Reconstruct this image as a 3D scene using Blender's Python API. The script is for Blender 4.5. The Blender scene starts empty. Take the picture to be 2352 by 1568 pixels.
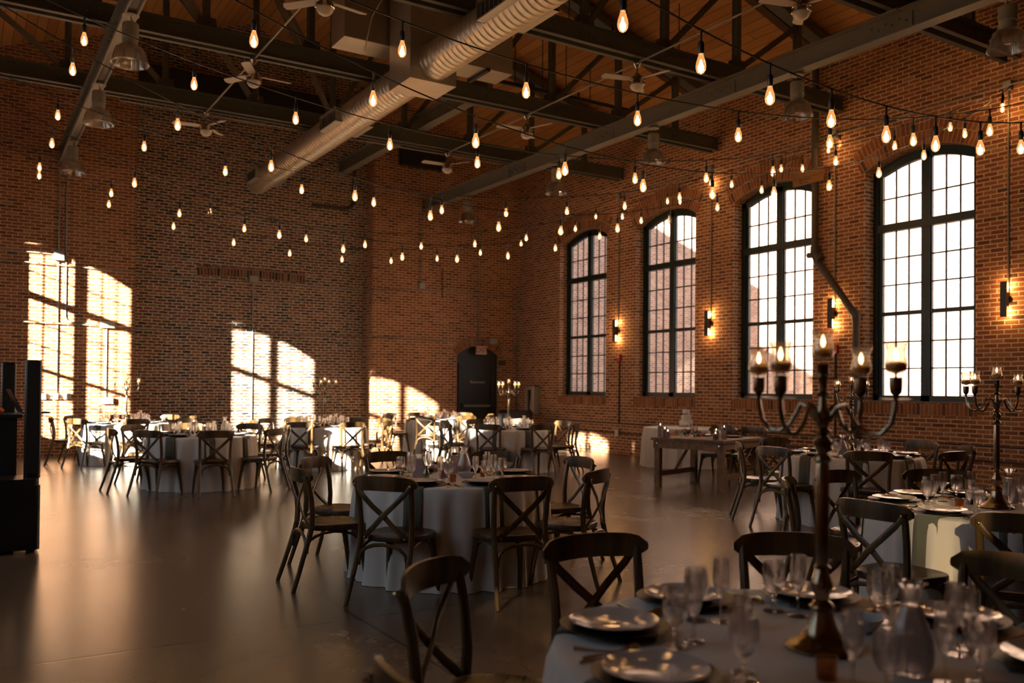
import bpy, bmesh, math, random
from mathutils import Vector, Matrix
random.seed(7)
sc = bpy.context.scene
COL = sc.collection
PI = math.pi
R_ = math.radians

# ---------------------------------------------------------------- camera
CAMP = (0.0, 0.0, 1.5)
F_PX, YAW, PITCH, ROLL, SHY = 2016.15, R_(32.0523), R_(.70423), R_(.50432), 82.65
def cam_axes():
    fw = Vector((math.sin(YAW)*math.cos(PITCH), math.cos(YAW)*math.cos(PITCH), math.sin(PITCH)))
    rt = Vector((math.cos(YAW), -math.sin(YAW), 0)); up = rt.cross(fw)
    return rt*math.cos(ROLL)+up*math.sin(ROLL), up*math.cos(ROLL)-rt*math.sin(ROLL), fw
RT, UP, FW = cam_axes()
cd = bpy.data.cameras.new('camera'); cam = bpy.data.objects.new('camera', cd); COL.objects.link(cam)
cam.matrix_world = Matrix(((RT.x, UP.x, -FW.x, CAMP[0]), (RT.y, UP.y, -FW.y, CAMP[1]), (RT.z, UP.z, -FW.z, CAMP[2]), (0, 0, 0, 1)))
cd.sensor_width = 36; cd.lens = F_PX/2352*36; cd.shift_y = SHY/2352; cd.clip_end = 300; cd.clip_start = .05
cd.dof.use_dof = True; cd.dof.focus_distance = 6.6; cd.dof.aperture_fstop = 2.0
sc.camera = cam
def pj(p):
    d = Vector(p)-Vector(CAMP); w = d.dot(FW)
    if w < .05: return None
    return (1176+F_PX*d.dot(RT)/w, 784+SHY-F_PX*d.dot(UP)/w)
def in_view(p, m=60):
    q = pj(p)
    return q is not None and -m < q[0] < 2352+m and -m < q[1] < 1568+m
def at_z(px, py, z=.76):          # a point of the picture on the level z
    d = RT*((px-1176)/F_PX)+UP*((784+SHY-py)/F_PX)+FW
    t = (z-1.5)/d.z
    return (d.x*t, d.y*t)

# ---------------------------------------------------------------- view, world, sun
vs = sc.view_settings
sc.display_settings.display_device = 'sRGB'
vs.view_transform = 'Standard'; vs.look = 'None'; vs.exposure = 0.38; vs.gamma = 1.0; vs.use_curve_mapping = False
cy = sc.cycles
cy.max_bounces = 12; cy.diffuse_bounces = 4; cy.glossy_bounces = 4; cy.transmission_bounces = 13; cy.transparent_max_bounces = 40
cy.caustics_reflective = False; cy.caustics_refractive = False
cy.sample_clamp_indirect = 4.0; cy.use_denoising = True; cy.use_adaptive_sampling = True; cy.adaptive_threshold = 0.03
cy.use_light_tree = True; cy.blur_glossy = .6
w = bpy.data.worlds.new('sky'); sc.world = w; w.use_nodes = True
bg = w.node_tree.nodes['Background']; bg.inputs[0].default_value = (.68, .82, .96, 1); bg.inputs[1].default_value = 2.0
SD = Vector((1.2375, 1.0, -.4157)).normalized()
sl = bpy.data.lights.new('sun', 'SUN'); sun = bpy.data.objects.new('sun', sl); COL.objects.link(sun)
sun.rotation_euler = SD.to_track_quat('-Z', 'Y').to_euler()
sl.energy = 66; sl.color = (1.0, .86, .70); sl.angle = R_(.6)

# ---------------------------------------------------------------- materials
def mat(name): 
    m = bpy.data.materials.new(name); m.use_nodes = True; nt = m.node_tree; nt.nodes.clear(); return m, nt
class NT:
    def __init__(s, nt): s.nt = nt
    def n(s, t, out=0, props=None, **kw):
        nd = s.nt.nodes.new(t)
        for k, v in (props or {}).items(): setattr(nd, k, v)
        for k, v in kw.items():
            key = int(k[1:]) if k[0] == 'i' and k[1:].isdigit() else k.replace('_', ' ')
            sk = nd.inputs[key]
            if hasattr(v, 'is_linked') or isinstance(v, bpy.types.NodeSocket): s.nt.links.new(v, sk)
            else: sk.default_value = v
        return nd.outputs[out]
    def m(s, op, a, b=0.0, c=0.0): return s.n('ShaderNodeMath', props={'operation': op}, i0=a, i1=b, i2=c)
    def mix(s, f, a, b): return s.n('ShaderNodeMix', out=2, props={'data_type': 'RGBA'}, i0=f, i6=a, i7=b)
    def noise(s, vec, scale, detail=3.0, rough=.5, out=0):
        return s.n('ShaderNodeTexNoise', out=out, Vector=vec, Scale=scale, Detail=detail, Roughness=rough)
    def ramp(s, f, stops, interp='LINEAR'):
        nd = s.nt.nodes.new('ShaderNodeValToRGB'); cr = nd.color_ramp; cr.interpolation = interp
        while len(cr.elements) < len(stops): cr.elements.new(.5)
        for e, (p, c) in zip(cr.elements, stops):
            e.position = p; e.color = (c[0], c[1], c[2], 1) if hasattr(c, '__len__') else (c, c, c, 1)
        s.nt.links.new(f, nd.inputs[0]); return nd.outputs[0]
    def smooth(s, v, a, b): return s.n('ShaderNodeMapRange', props={'interpolation_type': 'SMOOTHSTEP'}, i0=v, i1=a, i2=b)
    def bsdf(s, **kw):
        o = s.n('ShaderNodeBsdfPrincipled', **kw); return o
    def out(s, sh): s.n2 = s.nt.nodes.new('ShaderNodeOutputMaterial'); s.nt.links.new(sh, s.n2.inputs[0])
def c4(c): return (c[0], c[1], c[2], 1.0)
M = {}
def plain(name, col, rough=.5, metal=0.0, noise=0.0, nscale=20, spec=.5, coat=0.0, sheen=0.0, bump=0.0):
    m, nt = mat(name); g = NT(nt)
    if noise or bump:
        tc = g.n('ShaderNodeTexCoord', out=3); nz = g.noise(tc, nscale, 4.0)
        base = g.mix(nz, c4([v*(1-noise) for v in col]), c4([min(1, v*(1+noise)) for v in col]))
        kw = dict(Base_Color=base, Roughness=rough, Metallic=metal)
        if bump: kw['Normal'] = g.n('ShaderNodeBump', Strength=bump, Distance=.005, Height=nz)
    else: kw = dict(Base_Color=c4(col), Roughness=rough, Metallic=metal)
    kw['Specular_IOR_Level'] = spec; kw['Coat_Weight'] = coat; kw['Sheen_Weight'] = sheen
    g.out(g.bsdf(**kw)); M[name] = m; return m
def emit(name, col, s, sampled=True):
    m, nt = mat(name); g = NT(nt); g.out(g.n('ShaderNodeEmission', Color=c4(col), Strength=s)); M[name] = m
    if not sampled: m.cycles.emission_sampling = 'NONE'
    return m
def thin_glass(name, tint=(1, 1, 1), refl=1.0, dirt=0.0, rough=0.0):
    m, nt = mat(name); g = NT(nt)
    fc = g.n('ShaderNodeLayerWeight', out=1, Blend=.5); fac = g.m('MINIMUM', g.m('MULTIPLY', g.m('ADD', .04, g.m('MULTIPLY', g.m('POWER', fc, 4.0), .96)), refl), .95)
    tr = g.n('ShaderNodeBsdfTransparent', Color=c4(tint)); gl = g.n('ShaderNodeBsdfAnisotropic', Color=(1, 1, 1, 1), Roughness=rough)
    sh = g.n('ShaderNodeMixShader', i0=fac, i1=tr, i2=gl)
    if dirt: sh = g.n('ShaderNodeMixShader', i0=dirt, i1=sh, i2=g.n('ShaderNodeBsdfTranslucent', Color=(.9, .9, .95, 1)))
    g.out(sh); M[name] = m; return m

def brick_color(g, u, v, P, stops, mortar, h, w, mw, rough, stagger=.5):
    rnd = g.noise(P, 2.3, 3.0, out=1); fine = g.noise(P, 26.0, 3.0, out=1)
    sx = g.n('ShaderNodeSeparateXYZ', Vector=rnd); sf = g.n('ShaderNodeSeparateXYZ', Vector=fine)
    rs, fs = rnd.node and sx.node, sf.node
    u = g.m('ADD', u, g.m('MULTIPLY', g.m('SUBTRACT', fs.outputs[0], .5), .050*rough))
    v = g.m('ADD', v, g.m('ADD', g.m('MULTIPLY', g.m('SUBTRACT', rs.outputs[1], .5), .035*rough), g.m('MULTIPLY', g.m('SUBTRACT', fs.outputs[1], .5), .034*rough)))
    vr = g.m('DIVIDE', v, h); row = g.m('FLOOR', vr)
    jit = g.n('ShaderNodeTexWhiteNoise', props={'noise_dimensions': '1D'}, W=row)
    uc = g.m('ADD', g.m('DIVIDE', u, w), g.m('ADD', g.m('MULTIPLY', row, stagger), g.m('MULTIPLY', jit, .22*rough))); col = g.m('FLOOR', uc)
    fu = g.m('SUBTRACT', uc, col); fv = g.m('SUBTRACT', vr, row)
    du = g.m('MULTIPLY', g.m('MINIMUM', fu, g.m('SUBTRACT', 1.0, fu)), w); dv = g.m('MULTIPLY', g.m('MINIMUM', fv, g.m('SUBTRACT', 1.0, fv)), h)
    d = g.m('MINIMUM', du, dv)
    mask = g.smooth(d, mw*.55, mw*1.25)
    idv = g.n('ShaderNodeCombineXYZ', X=col, Y=row)
    wn = g.n('ShaderNodeTexWhiteNoise', props={'noise_dimensions': '2D'}, Vector=idv)
    bc = g.ramp(wn, stops, 'CONSTANT')
    n2 = g.noise(P, 9.0, 4.0, .6); bc = g.mix(g.m('MULTIPLY', n2, .75), bc, c4([.45*x for x in stops[len(stops)//2][1]]))
    mc = g.mix(g.noise(P, 5.0, 4.0), c4([x*.75 for x in mortar]), c4([min(1, x*1.2) for x in mortar]))
    patch = g.smooth(g.noise(P, .9, 5.0, .6), .56, .72)
    bc = g.mix(g.m('MULTIPLY', g.m('MULTIPLY', patch, g.smooth(g.noise(P, 30.0, 2.0), .45, .6)), .55*rough), bc, mc)
    return g.mix(mask, mc, bc), mask, n2
def brick_mat(name, stops, mortar, h=.0675, w=.206, mw=.0055, rough=.35, uv=False, stagger=.5):
    m, nt = mat(name); g = NT(nt)
    geo = nt.nodes.new('ShaderNodeNewGeometry'); P = geo.outputs['Position']
    if uv:
        s = g.n('ShaderNodeSeparateXYZ', Vector=g.n('ShaderNodeTexCoord', out=2)).node; u, v = s.outputs[0], s.outputs[1]
    else:
        s = g.n('ShaderNodeSeparateXYZ', Vector=P).node; nn = g.n('ShaderNodeSeparateXYZ', Vector=geo.outputs['True Normal']).node
        isx = g.m('GREATER_THAN', g.m('ABSOLUTE', nn.outputs[0]), .5)
        u = g.m('ADD', g.m('MULTIPLY', s.outputs[1], isx), g.m('MULTIPLY', s.outputs[0], g.m('SUBTRACT', 1.0, isx)))
        isz = g.m('GREATER_THAN', g.m('ABSOLUTE', nn.outputs[2]), .5)
        v = g.m('ADD', g.m('MULTIPLY', s.outputs[2], g.m('SUBTRACT', 1.0, isz)), g.m('MULTIPLY', g.m('ADD', s.outputs[1], s.outputs[0]), isz))
    c, mask, n2 = brick_color(g, u, v, P, stops, mortar, h, w, mw, rough, stagger)
    hgt = g.m('ADD', mask, g.m('MULTIPLY', n2, .5))
    bp = g.n('ShaderNodeBump', Strength=.6, Distance=.008, Height=hgt)
    g.out(g.bsdf(Base_Color=c, Roughness=.85, Normal=bp, Specular_IOR_Level=.25)); M[name] = m
REG = [(0, (.14, .045, .018)), (.10, (.30, .10, .036)), (.30, (.37, .135, .048)), (.50, (.25, .082, .030)), (.64, (.44, .175, .064)), (.82, (.33, .112, .040)), (.94, (.48, .23, .10)), (.985, (.05, .040, .034))]
OLD = [(0, (.026, .030, .030)), (.12, (.25, .09, .045)), (.36, (.17, .065, .035)), (.52, (.33, .13, .060)), (.70, (.05, .048, .044)), (.77, (.38, .18, .08)), (.88, (.20, .08, .045)), (.96, (.32, .24, .17))]
brick_mat('brick', REG, (.66, .50, .35), mw=.0085)
brick_mat('brick_old', OLD, (.62, .53, .41), mw=.0125, rough=1.0)
brick_mat('brick_arch', REG, (.46, .35, .25), h=.215, w=.072, mw=.006, rough=.5, uv=True)
brick_mat('brick_arch_old', OLD, (.42, .34, .25), h=.2, w=.075, mw=.007, rough=.8, uv=True)
brick_mat('brick_outside', [(0, (.26, .14, .11)), (.3, (.42, .25, .18)), (.6, (.34, .20, .15)), (.85, (.48, .32, .24))], (.6, .54, .48), h=.075, w=.22, mw=.007, rough=.2)

def floor_mat():
    m, nt = mat('concrete'); g = NT(nt); geo = nt.nodes.new('ShaderNodeNewGeometry'); P = geo.outputs['Position']
    s = g.n('ShaderNodeSeparateXYZ', Vector=P).node
    a = g.noise(P, .7, 6.0, .6); b = g.noise(P, 6.0, 5.0, .65)
    c = g.mix(a, (.085, .062, .042, 1), (.155, .115, .078, 1)); c = g.mix(g.m('MULTIPLY', b, .3), c, (.11, .083, .058, 1))
    def joint(o, x0, sp):
        t = g.m('FRACT', g.m('ADD', g.m('DIVIDE', g.m('SUBTRACT', o, x0), sp), .5)); return g.m('MULTIPLY', g.m('ABSOLUTE', g.m('SUBTRACT', t, .5)), sp)
    j = g.m('MINIMUM', joint(s.outputs[0], 2.2, 3.55), joint(s.outputs[1], 5.35, 2.95)); jm = g.smooth(j, .007, .016)
    wv = g.n('ShaderNodeVectorMath', props={'operation': 'ADD'}, i0=P, i1=g.n('ShaderNodeVectorMath', props={'operation': 'SCALE'}, i0=g.noise(P, 1.2, 3.0, out=1), Scale=.55))
    vo = g.n('ShaderNodeTexVoronoi', props={'feature': 'DISTANCE_TO_EDGE'}, Vector=wv, Scale=1.15)
    cr = g.smooth(vo, .0005, .006); gate = g.smooth(g.noise(P, .55, 2.0), .50, .66)
    vo2 = g.n('ShaderNodeTexVoronoi', props={'feature': 'DISTANCE_TO_EDGE'}, Vector=wv, Scale=3.1); cr2 = g.smooth(vo2, .001, .012)
    lines = g.m('SUBTRACT', 1.0, g.m('MULTIPLY', gate, g.m('SUBTRACT', 1.0, g.m('MULTIPLY', g.m('ADD', .35, g.m('MULTIPLY', cr, .65)), g.m('ADD', .75, g.m('MULTIPLY', cr2, .25))))))
    c = g.mix(g.m('MULTIPLY', lines, jm), (.035, .027, .02, 1), c)
    r = g.m('ADD', .20, g.m('MULTIPLY', a, .12))
    hg = g.m('ADD', g.m('MULTIPLY', jm, 2.0), g.m('MULTIPLY', b, .05))
    g.out(g.bsdf(Base_Color=c, Roughness=r, Specular_IOR_Level=.62, Normal=g.n('ShaderNodeBump', Strength=.05, Distance=.004, Height=hg))); M['concrete'] = m
floor_mat()
def planks(name, c1, c2, c3, axis_u, width, length, rough=.75, uv=False):
    m, nt = mat(name); g = NT(nt); geo = nt.nodes.new('ShaderNodeNewGeometry'); P = geo.outputs['Position']
    s = g.n('ShaderNodeSeparateXYZ', Vector=P).node; u = s.outputs[axis_u]; v = s.outputs[1-axis_u]
    cu = g.m('DIVIDE', u, width); col = g.m('FLOOR', cu); wn = g.n('ShaderNodeTexWhiteNoise', props={'noise_dimensions': '1D'}, W=col)
    cv = g.m('ADD', g.m('DIVIDE', v, length), g.m('MULTIPLY', wn, 7.0)); row = g.m('FLOOR', cv)
    wn2 = g.n('ShaderNodeTexWhiteNoise', props={'noise_dimensions': '2D'}, Vector=g.n('ShaderNodeCombineXYZ', X=col, Y=row))
    fu = g.m('FRACT', cu); d = g.m('MULTIPLY', g.m('MINIMUM', fu, g.m('SUBTRACT', 1.0, fu)), width)
    fv = g.m('FRACT', cv); d2 = g.m('MULTIPLY', g.m('MINIMUM', fv, g.m('SUBTRACT', 1.0, fv)), length)
    gap = g.smooth(g.m('MINIMUM', d, d2), .002, .007)
    sc_ = g.n('ShaderNodeCombineXYZ', X=g.m('MULTIPLY', u, 14.0), Y=g.m('ADD', g.m('MULTIPLY', v, 1.3), g.m('MULTIPLY', wn, 30.0)), Z=s.outputs[2])
    gr = g.noise(sc_, 1.6, 5.0, .65)
    c = g.mix(wn2, c4(c1), c4(c2)); c = g.mix(g.m('MULTIPLY', gr, .7), c, c4(c3))
    st = g.smooth(g.noise(P, 1.4, 5.0, .6), .58, .75); c = g.mix(g.m('MULTIPLY', st, .35), c, (.34, .22, .13, 1))
    c = g.mix(gap, (.012, .007, .004, 1), c)
    g.out(g.bsdf(Base_Color=c, Roughness=rough, Specular_IOR_Level=.3, Normal=g.n('ShaderNodeBump', Strength=.4, Distance=.006, Height=g.m('ADD', gap, g.m('MULTIPLY', gr, .2))))); M[name] = m
planks('roof_planks', (.66, .33, .11), (.46, .21, .07), (.26, .115, .04), 0, .19, 3.4)
def wood(name, c1, c2, rough=.45, scale=3.0, stretch=(1, 1, 12), coat=0.0):
    m, nt = mat(name); g = NT(nt); tc = g.n('ShaderNodeTexCoord', out=3)
    mp = g.n('ShaderNodeMapping', Vector=tc, Scale=(stretch[0]*scale*4, stretch[1]*scale*4, scale*4/ stretch[2]))
    a = g.noise(mp, 1.0, 5.0, .6); b = g.noise(tc, 4.0, 4.0)
    c = g.mix(g.smooth(a, .3, .7), c4(c1), c4(c2)); c = g.mix(g.m('MULTIPLY', b, .4), c, c4([x*.5 for x in c1]))
    g.out(g.bsdf(Base_Color=c, Roughness=g.m('ADD', rough-.08, g.m('MULTIPLY', a, .2)), Coat_Weight=coat, Normal=g.n('ShaderNodeBump', Strength=.15, Distance=.003, Height=a))); M[name] = m
wood('chair_wood', (.038, .021, .008), (.15, .085, .028), .30)
wood('seat_wood', (.034, .019, .009), (.09, .050, .021), .28, stretch=(1, 12, 1))
wood('farm_wood', (.12, .06, .022), (.26, .14, .055), .55, stretch=(12, 1, 1))
wood('timber', (.07, .032, .012), (.14, .065, .024), .8, stretch=(12, 1, 1))
wood('sign_wood', (.22, .10, .03), (.36, .18, .06), .7, stretch=(1, 12, 1))
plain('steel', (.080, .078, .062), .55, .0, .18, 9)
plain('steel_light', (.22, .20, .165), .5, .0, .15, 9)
plain('girder_paint', (.17, .155, .125), .5, .0, .15, 6)
plain('galv', (.60, .52, .41), .36, .85, .10, 5)
plain('sheet_metal', (.50, .44, .36), .38, .7, .25, 2.5)
plain('black_sheet', (.02, .022, .02), .55, .3)
plain('conduit', (.26, .24, .20), .45, .45)
plain('conduit_dark', (.06, .035, .025), .6)
plain('iron_pipe', (.075, .06, .045), .6, .2, .3, 12)
plain('black_pipe', (.012, .010, .008), .5)
plain('window_frame', (.006, .020, .018), .4)
plain('window_bar', (.006, .012, .010), .5)
plain('sill_stone', (.22, .15, .11), .8, 0, .3, 12)
plain('door_paint', (.022, .026, .024), .42)
plain('chrome', (.55, .5, .42), .14, 1.0)
plain('fan_blade', (.52, .46, .40), .5)
plain('opal', (.62, .55, .47), .3)
plain('black_plastic', (.012, .012, .013), .42)
plain('speaker_black', (.010, .012, .015), .33)
plain('cloth', (.64, .61, .57), .9, 0, .03, 30, sheen=.25)
plain('napkin', (.105, .105, .082), .9, 0, .08, 60, sheen=.2)
plain('china', (.50, .47, .455), .10, 0, 0)
plain('charger', (.010, .010, .011), .45, spec=.3)
plain('gold', (.52, .34, .15), .28, 1.0)
plain('candle_metal', (.34, .27, .19), .20, 1.0, .1, 30)
plain('wax', (.85, .50, .14), .5); plain('wax_lilac', (.46, .36, .40), .4)
plain('bowl_china', (.42, .46, .50), .25)
plain('salt', (.6, .58, .56), .3); plain('dark_metal', (.05, .05, .055), .3, .8)
plain('white_plastic', (.55, .52, .46), .5); plain('grey_box', (.34, .33, .31), .5, .3)
plain('red', (.5, .03, .02), .35); plain('orange', (.75, .17, .02), .4)
plain('cake', (.72, .66, .62), .6); plain('leaf', (.012, .035, .022), .6); plain('leaf_green', (.05, .09, .04), .6)
plain('petal_peach', (.75, .36, .20), .7); plain('petal_pink', (.6, .25, .24), .7); plain('petal_dark', (.12, .015, .02), .7); plain('petal_white', (.7, .66, .6), .7)
plain('card', (.42, .33, .34), .7); plain('outside_white', (.7, .68, .64), .6); plain('outside_glass', (.12, .16, .2), .15); plain('asphalt', (.1, .1, .1), .9)
plain('screen', (.02, .02, .025), .2); plain('letter_red', (.45, .06, .04), .5); plain('sign_face', (.62, .5, .42), .5); plain('letter_grey', (.22, .2, .18), .6); plain('ink', (.02, .012, .008), .8)
plain('soot', (.03, .026, .022), .9)
thin_glass('pane', (.96, .98, .98), 1.0); thin_glass('sun_dimming_pane', (.17, .155, .125), 1.0)  # second pane is darkened only to weaken the sun patches
def real_glass(name, tint, clear=.3, rough=0.0):
    m, nt = mat(name); g = NT(nt)
    gl = g.n('ShaderNodeBsdfGlass', Color=c4(tint), IOR=1.45, Roughness=rough); tr = g.n('ShaderNodeBsdfTransparent', Color=c4(tint))
    g.out(g.n('ShaderNodeMixShader', i0=clear, i1=gl, i2=tr)); M[name] = m
real_glass('crystal', (.985, .98, .98), .40)
thin_glass('bulb_glass', (1, .86, .66), 2.0)
m_, nt_ = M['bulb_glass'], M['bulb_glass'].node_tree; g_ = NT(nt_); o_n = [n for n in nt_.nodes if n.type == 'OUTPUT_MATERIAL'][0]; src = o_n.inputs[0].links[0].from_socket
ad = nt_.nodes.new('ShaderNodeAddShader'); nt_.links.new(src, ad.inputs[0]); nt_.links.new(g_.n('ShaderNodeEmission', Color=(1, .45, .14, 1), Strength=.34), ad.inputs[1]); nt_.links.new(ad.outputs[0], o_n.inputs[0]); m_.cycles.emission_sampling = 'NONE'  # emission on the glass imitates lens bloom around the filament
thin_glass('amber_glass', (.75, .46, .10), 2.0, .06)
thin_glass('green_glass', (.72, .80, .60), 2.2, .04)
thin_glass('hurricane', (.93, .86, .80), 2.4, .05)
thin_glass('prismatic', (.62, .55, .46), 3.0, .10, .12)
thin_glass('water_frost', (.84, .82, .86), 1.2, .45)
thin_glass('lilac_water', (.70, .60, .66), 1.4, .25)
emit('filament', (1, .72, .38), 55, False)
emit('sconce_glow', (1, .62, .28), 14)
emit('flame', (1, .62, .28), 12, False)

# ---------------------------------------------------------------- mesh builder
class MB:
    def __init__(s): s.v = []; s.f = []; s.uv = {}
    def add(s, vs, fs, uvs=None):
        o = len(s.v); s.v += [tuple(p) for p in vs]
        for i, f in enumerate(fs):
            s.f.append(tuple(o+k for k in f))
            if uvs: s.uv[len(s.f)-1] = uvs[i]
        return s
    def box(s, a, b, M4=None):
        x0, y0, z0 = a; x1, y1, z1 = b
        v = [Vector(p) for p in ((x0, y0, z0), (x1, y0, z0), (x1, y1, z0), (x0, y1, z0), (x0, y0, z1), (x1, y0, z1), (x1, y1, z1), (x0, y1, z1))]
        if M4: v = [M4 @ p for p in v]
        return s.add(v, [(0, 3, 2, 1), (4, 5, 6, 7), (0, 1, 5, 4), (1, 2, 6, 5), (2, 3, 7, 6), (3, 0, 4, 7)])
    def beam(s, a, b, w, h, up=(0, 0, 1)):      # rectangular bar from a to b
        a, b = Vector(a), Vector(b); d = (b-a).normalized(); u = Vector(up)
        if abs(d.dot(u)) > .98: u = Vector((0, 1, 0))
        x = d.cross(u).normalized(); y = x.cross(d)
        v = [p+x*sx*w/2+y*sy*h/2 for p in (a, b) for sx, sy in ((-1, -1), (1, -1), (1, 1), (-1, 1))]
        return s.add(v, [(3, 2, 1, 0), (4, 5, 6, 7), (0, 1, 5, 4), (1, 2, 6, 5), (2, 3, 7, 6), (3, 0, 4, 7)])
    def tube(s, pts, r, n=8, cap=True, flat=1.0, up=None):
        pts = [Vector(p) for p in pts]; rs = r if hasattr(r, '__len__') else [r]*len(pts)
        o = len(s.v); px = None
        for i, p in enumerate(pts):
            d = (pts[min(i+1, len(pts)-1)]-pts[max(i-1, 0)]).normalized()
            if up is not None: x = d.cross(Vector(up)).normalized()
            elif px is None: x = d.cross(Vector((0, 0, 1)) if abs(d.z) < .9 else Vector((0, 1, 0))).normalized()
            else: x = (px-d*px.dot(d)).normalized()
            px = x; y = d.cross(x)
            for k in range(n):
                t = 2*PI*k/n; s.v.append(tuple(p+x*math.cos(t)*rs[i]+y*math.sin(t)*rs[i]*flat))
        for i in range(len(pts)-1):
            for k in range(n):
                k2 = (k+1) % n; s.f.append((o+i*n+k, o+i*n+k2, o+(i+1)*n+k2, o+(i+1)*n+k))
        if cap: s.f.append(tuple(o+k for k in range(n))[::-1]); s.f.append(tuple(o+(len(pts)-1)*n+k for k in range(n)))
        return s
    def lathe(s, prof, n=16, at=(0, 0, 0), axis=None, close=False):
        o = len(s.v); A = Vector(at)
        for r, z in prof:
            for k in range(n):
                t = 2*PI*k/n; p = Vector((r*math.cos(t), r*math.sin(t), z))
                if axis == 'y': p = Vector((p.x, p.z, p.y))
                elif axis == 'x': p = Vector((p.z, p.x, p.y))
                s.v.append(tuple(A+p))
        m = len(prof)
        for i in range(m-1+(1 if close else 0)):
            j = (i+1) % m
            if prof[i][0] < 1e-6 and prof[j][0] < 1e-6: continue
            for k in range(n):
                k2 = (k+1) % n; s.f.append((o+i*n+k, o+i*n+k2, o+j*n+k2, o+j*n+k))
        return s
    def disc(s, r, z, n=16, at=(0, 0)):
        return s.add([(at[0]+r*math.cos(2*PI*k/n), at[1]+r*math.sin(2*PI*k/n), z) for k in range(n)], [tuple(range(n))])
    def prism(s, poly, a, b, axis='x'):   # poly of 2-d points pushed along an axis
        n = len(poly)
        def P(q, t): return {'x': (t, q[0], q[1]), 'y': (q[0], t, q[1]), 'z': (q[0], q[1], t)}[axis]
        return s.add([P(q, a) for q in poly]+[P(q, b) for q in poly], [tuple(range(n))[::-1], tuple(range(n, 2*n))]+[(i, (i+1) % n, n+(i+1) % n, n+i) for i in range(n)])
    def mesh(s, name, m, smooth=True, merge=True):
        me = bpy.data.meshes.new(name); me.from_pydata(s.v, [], s.f)
        if s.uv:
            uvl = me.uv_layers.new(name='UVMap')
            for pi, uvs in s.uv.items():
                p = me.polygons[pi]
                for li, uv in zip(p.loop_indices, uvs): uvl.data[li].uv = uv
        if merge:
            bm = bmesh.new(); bm.from_mesh(me)
            bmesh.ops.remove_doubles(bm, verts=bm.verts, dist=1e-5)
            if not s.uv: bmesh.ops.recalc_face_normals(bm, faces=bm.faces)
            bm.to_mesh(me); bm.free()
        me.materials.append(m)
        if smooth:
            me.polygons.foreach_set('use_smooth', [True]*len(me.polygons)); me.set_sharp_from_angle(angle=R_(38))
        me.update(); return me
def obj(name, mb, m, parent=None, label=None, cat=None, group=None, kind=None, smooth=True, loc=None, merge=True):
    me = mb.mesh(name, M[m], smooth, merge) if isinstance(mb, MB) else mb
    o = bpy.data.objects.new(name, me); COL.objects.link(o)
    if parent: o.parent = parent
    if loc: o.location = loc
    return tag(o, label, cat, group, kind)
def tag(o, label=None, cat=None, group=None, kind=None):
    for k, v in (('label', label), ('category', cat), ('group', group), ('kind', kind)):
        if v: o[k] = v
    return o
def thing(name, label, cat, loc=(0, 0, 0), rz=0.0, group=None):
    o = bpy.data.objects.new(name, None); COL.objects.link(o); o.location = loc; o.rotation_euler = (0, 0, rz); o.empty_display_size = .1
    return tag(o, label, cat, group)
def dup(root, loc=None, rz=None, label=None, group=None, parent=None):
    r = root.copy(); COL.objects.link(r); r.parent = parent
    if loc is not None: r.location = loc
    if rz is not None: r.rotation_euler = (0, 0, rz)
    if label: r['label'] = label
    if group: r['group'] = group
    for ch in root.children: dup(ch, parent=r)
    return r
class Proto:       # first use moves the original, later uses copy it
    def __init__(s, root): s.root = root; s.used = False
    def put(s, loc, rz, label, group=None):
        if not s.used:
            s.used = True; o = s.root; o.location = loc; o.rotation_euler = (0, 0, rz); o['label'] = label
            if group: o['group'] = group
            return o
        return dup(s.root, loc, rz, label, group)
def arc_z(u, c, hw, zs, rise):
    t = max(-1, min(1, (u-c)/hw)); R = (hw*hw+rise*rise)/(2*rise); return zs+math.sqrt(max(0, R*R-(t*hw)**2))-(R-rise)
ORD = ['first', 'second', 'third', 'fourth', 'fifth', 'sixth', 'seventh', 'eighth', 'ninth', 'tenth', 'eleventh', 'twelfth', 'thirteenth', 'fourteenth', 'fifteenth']

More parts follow.
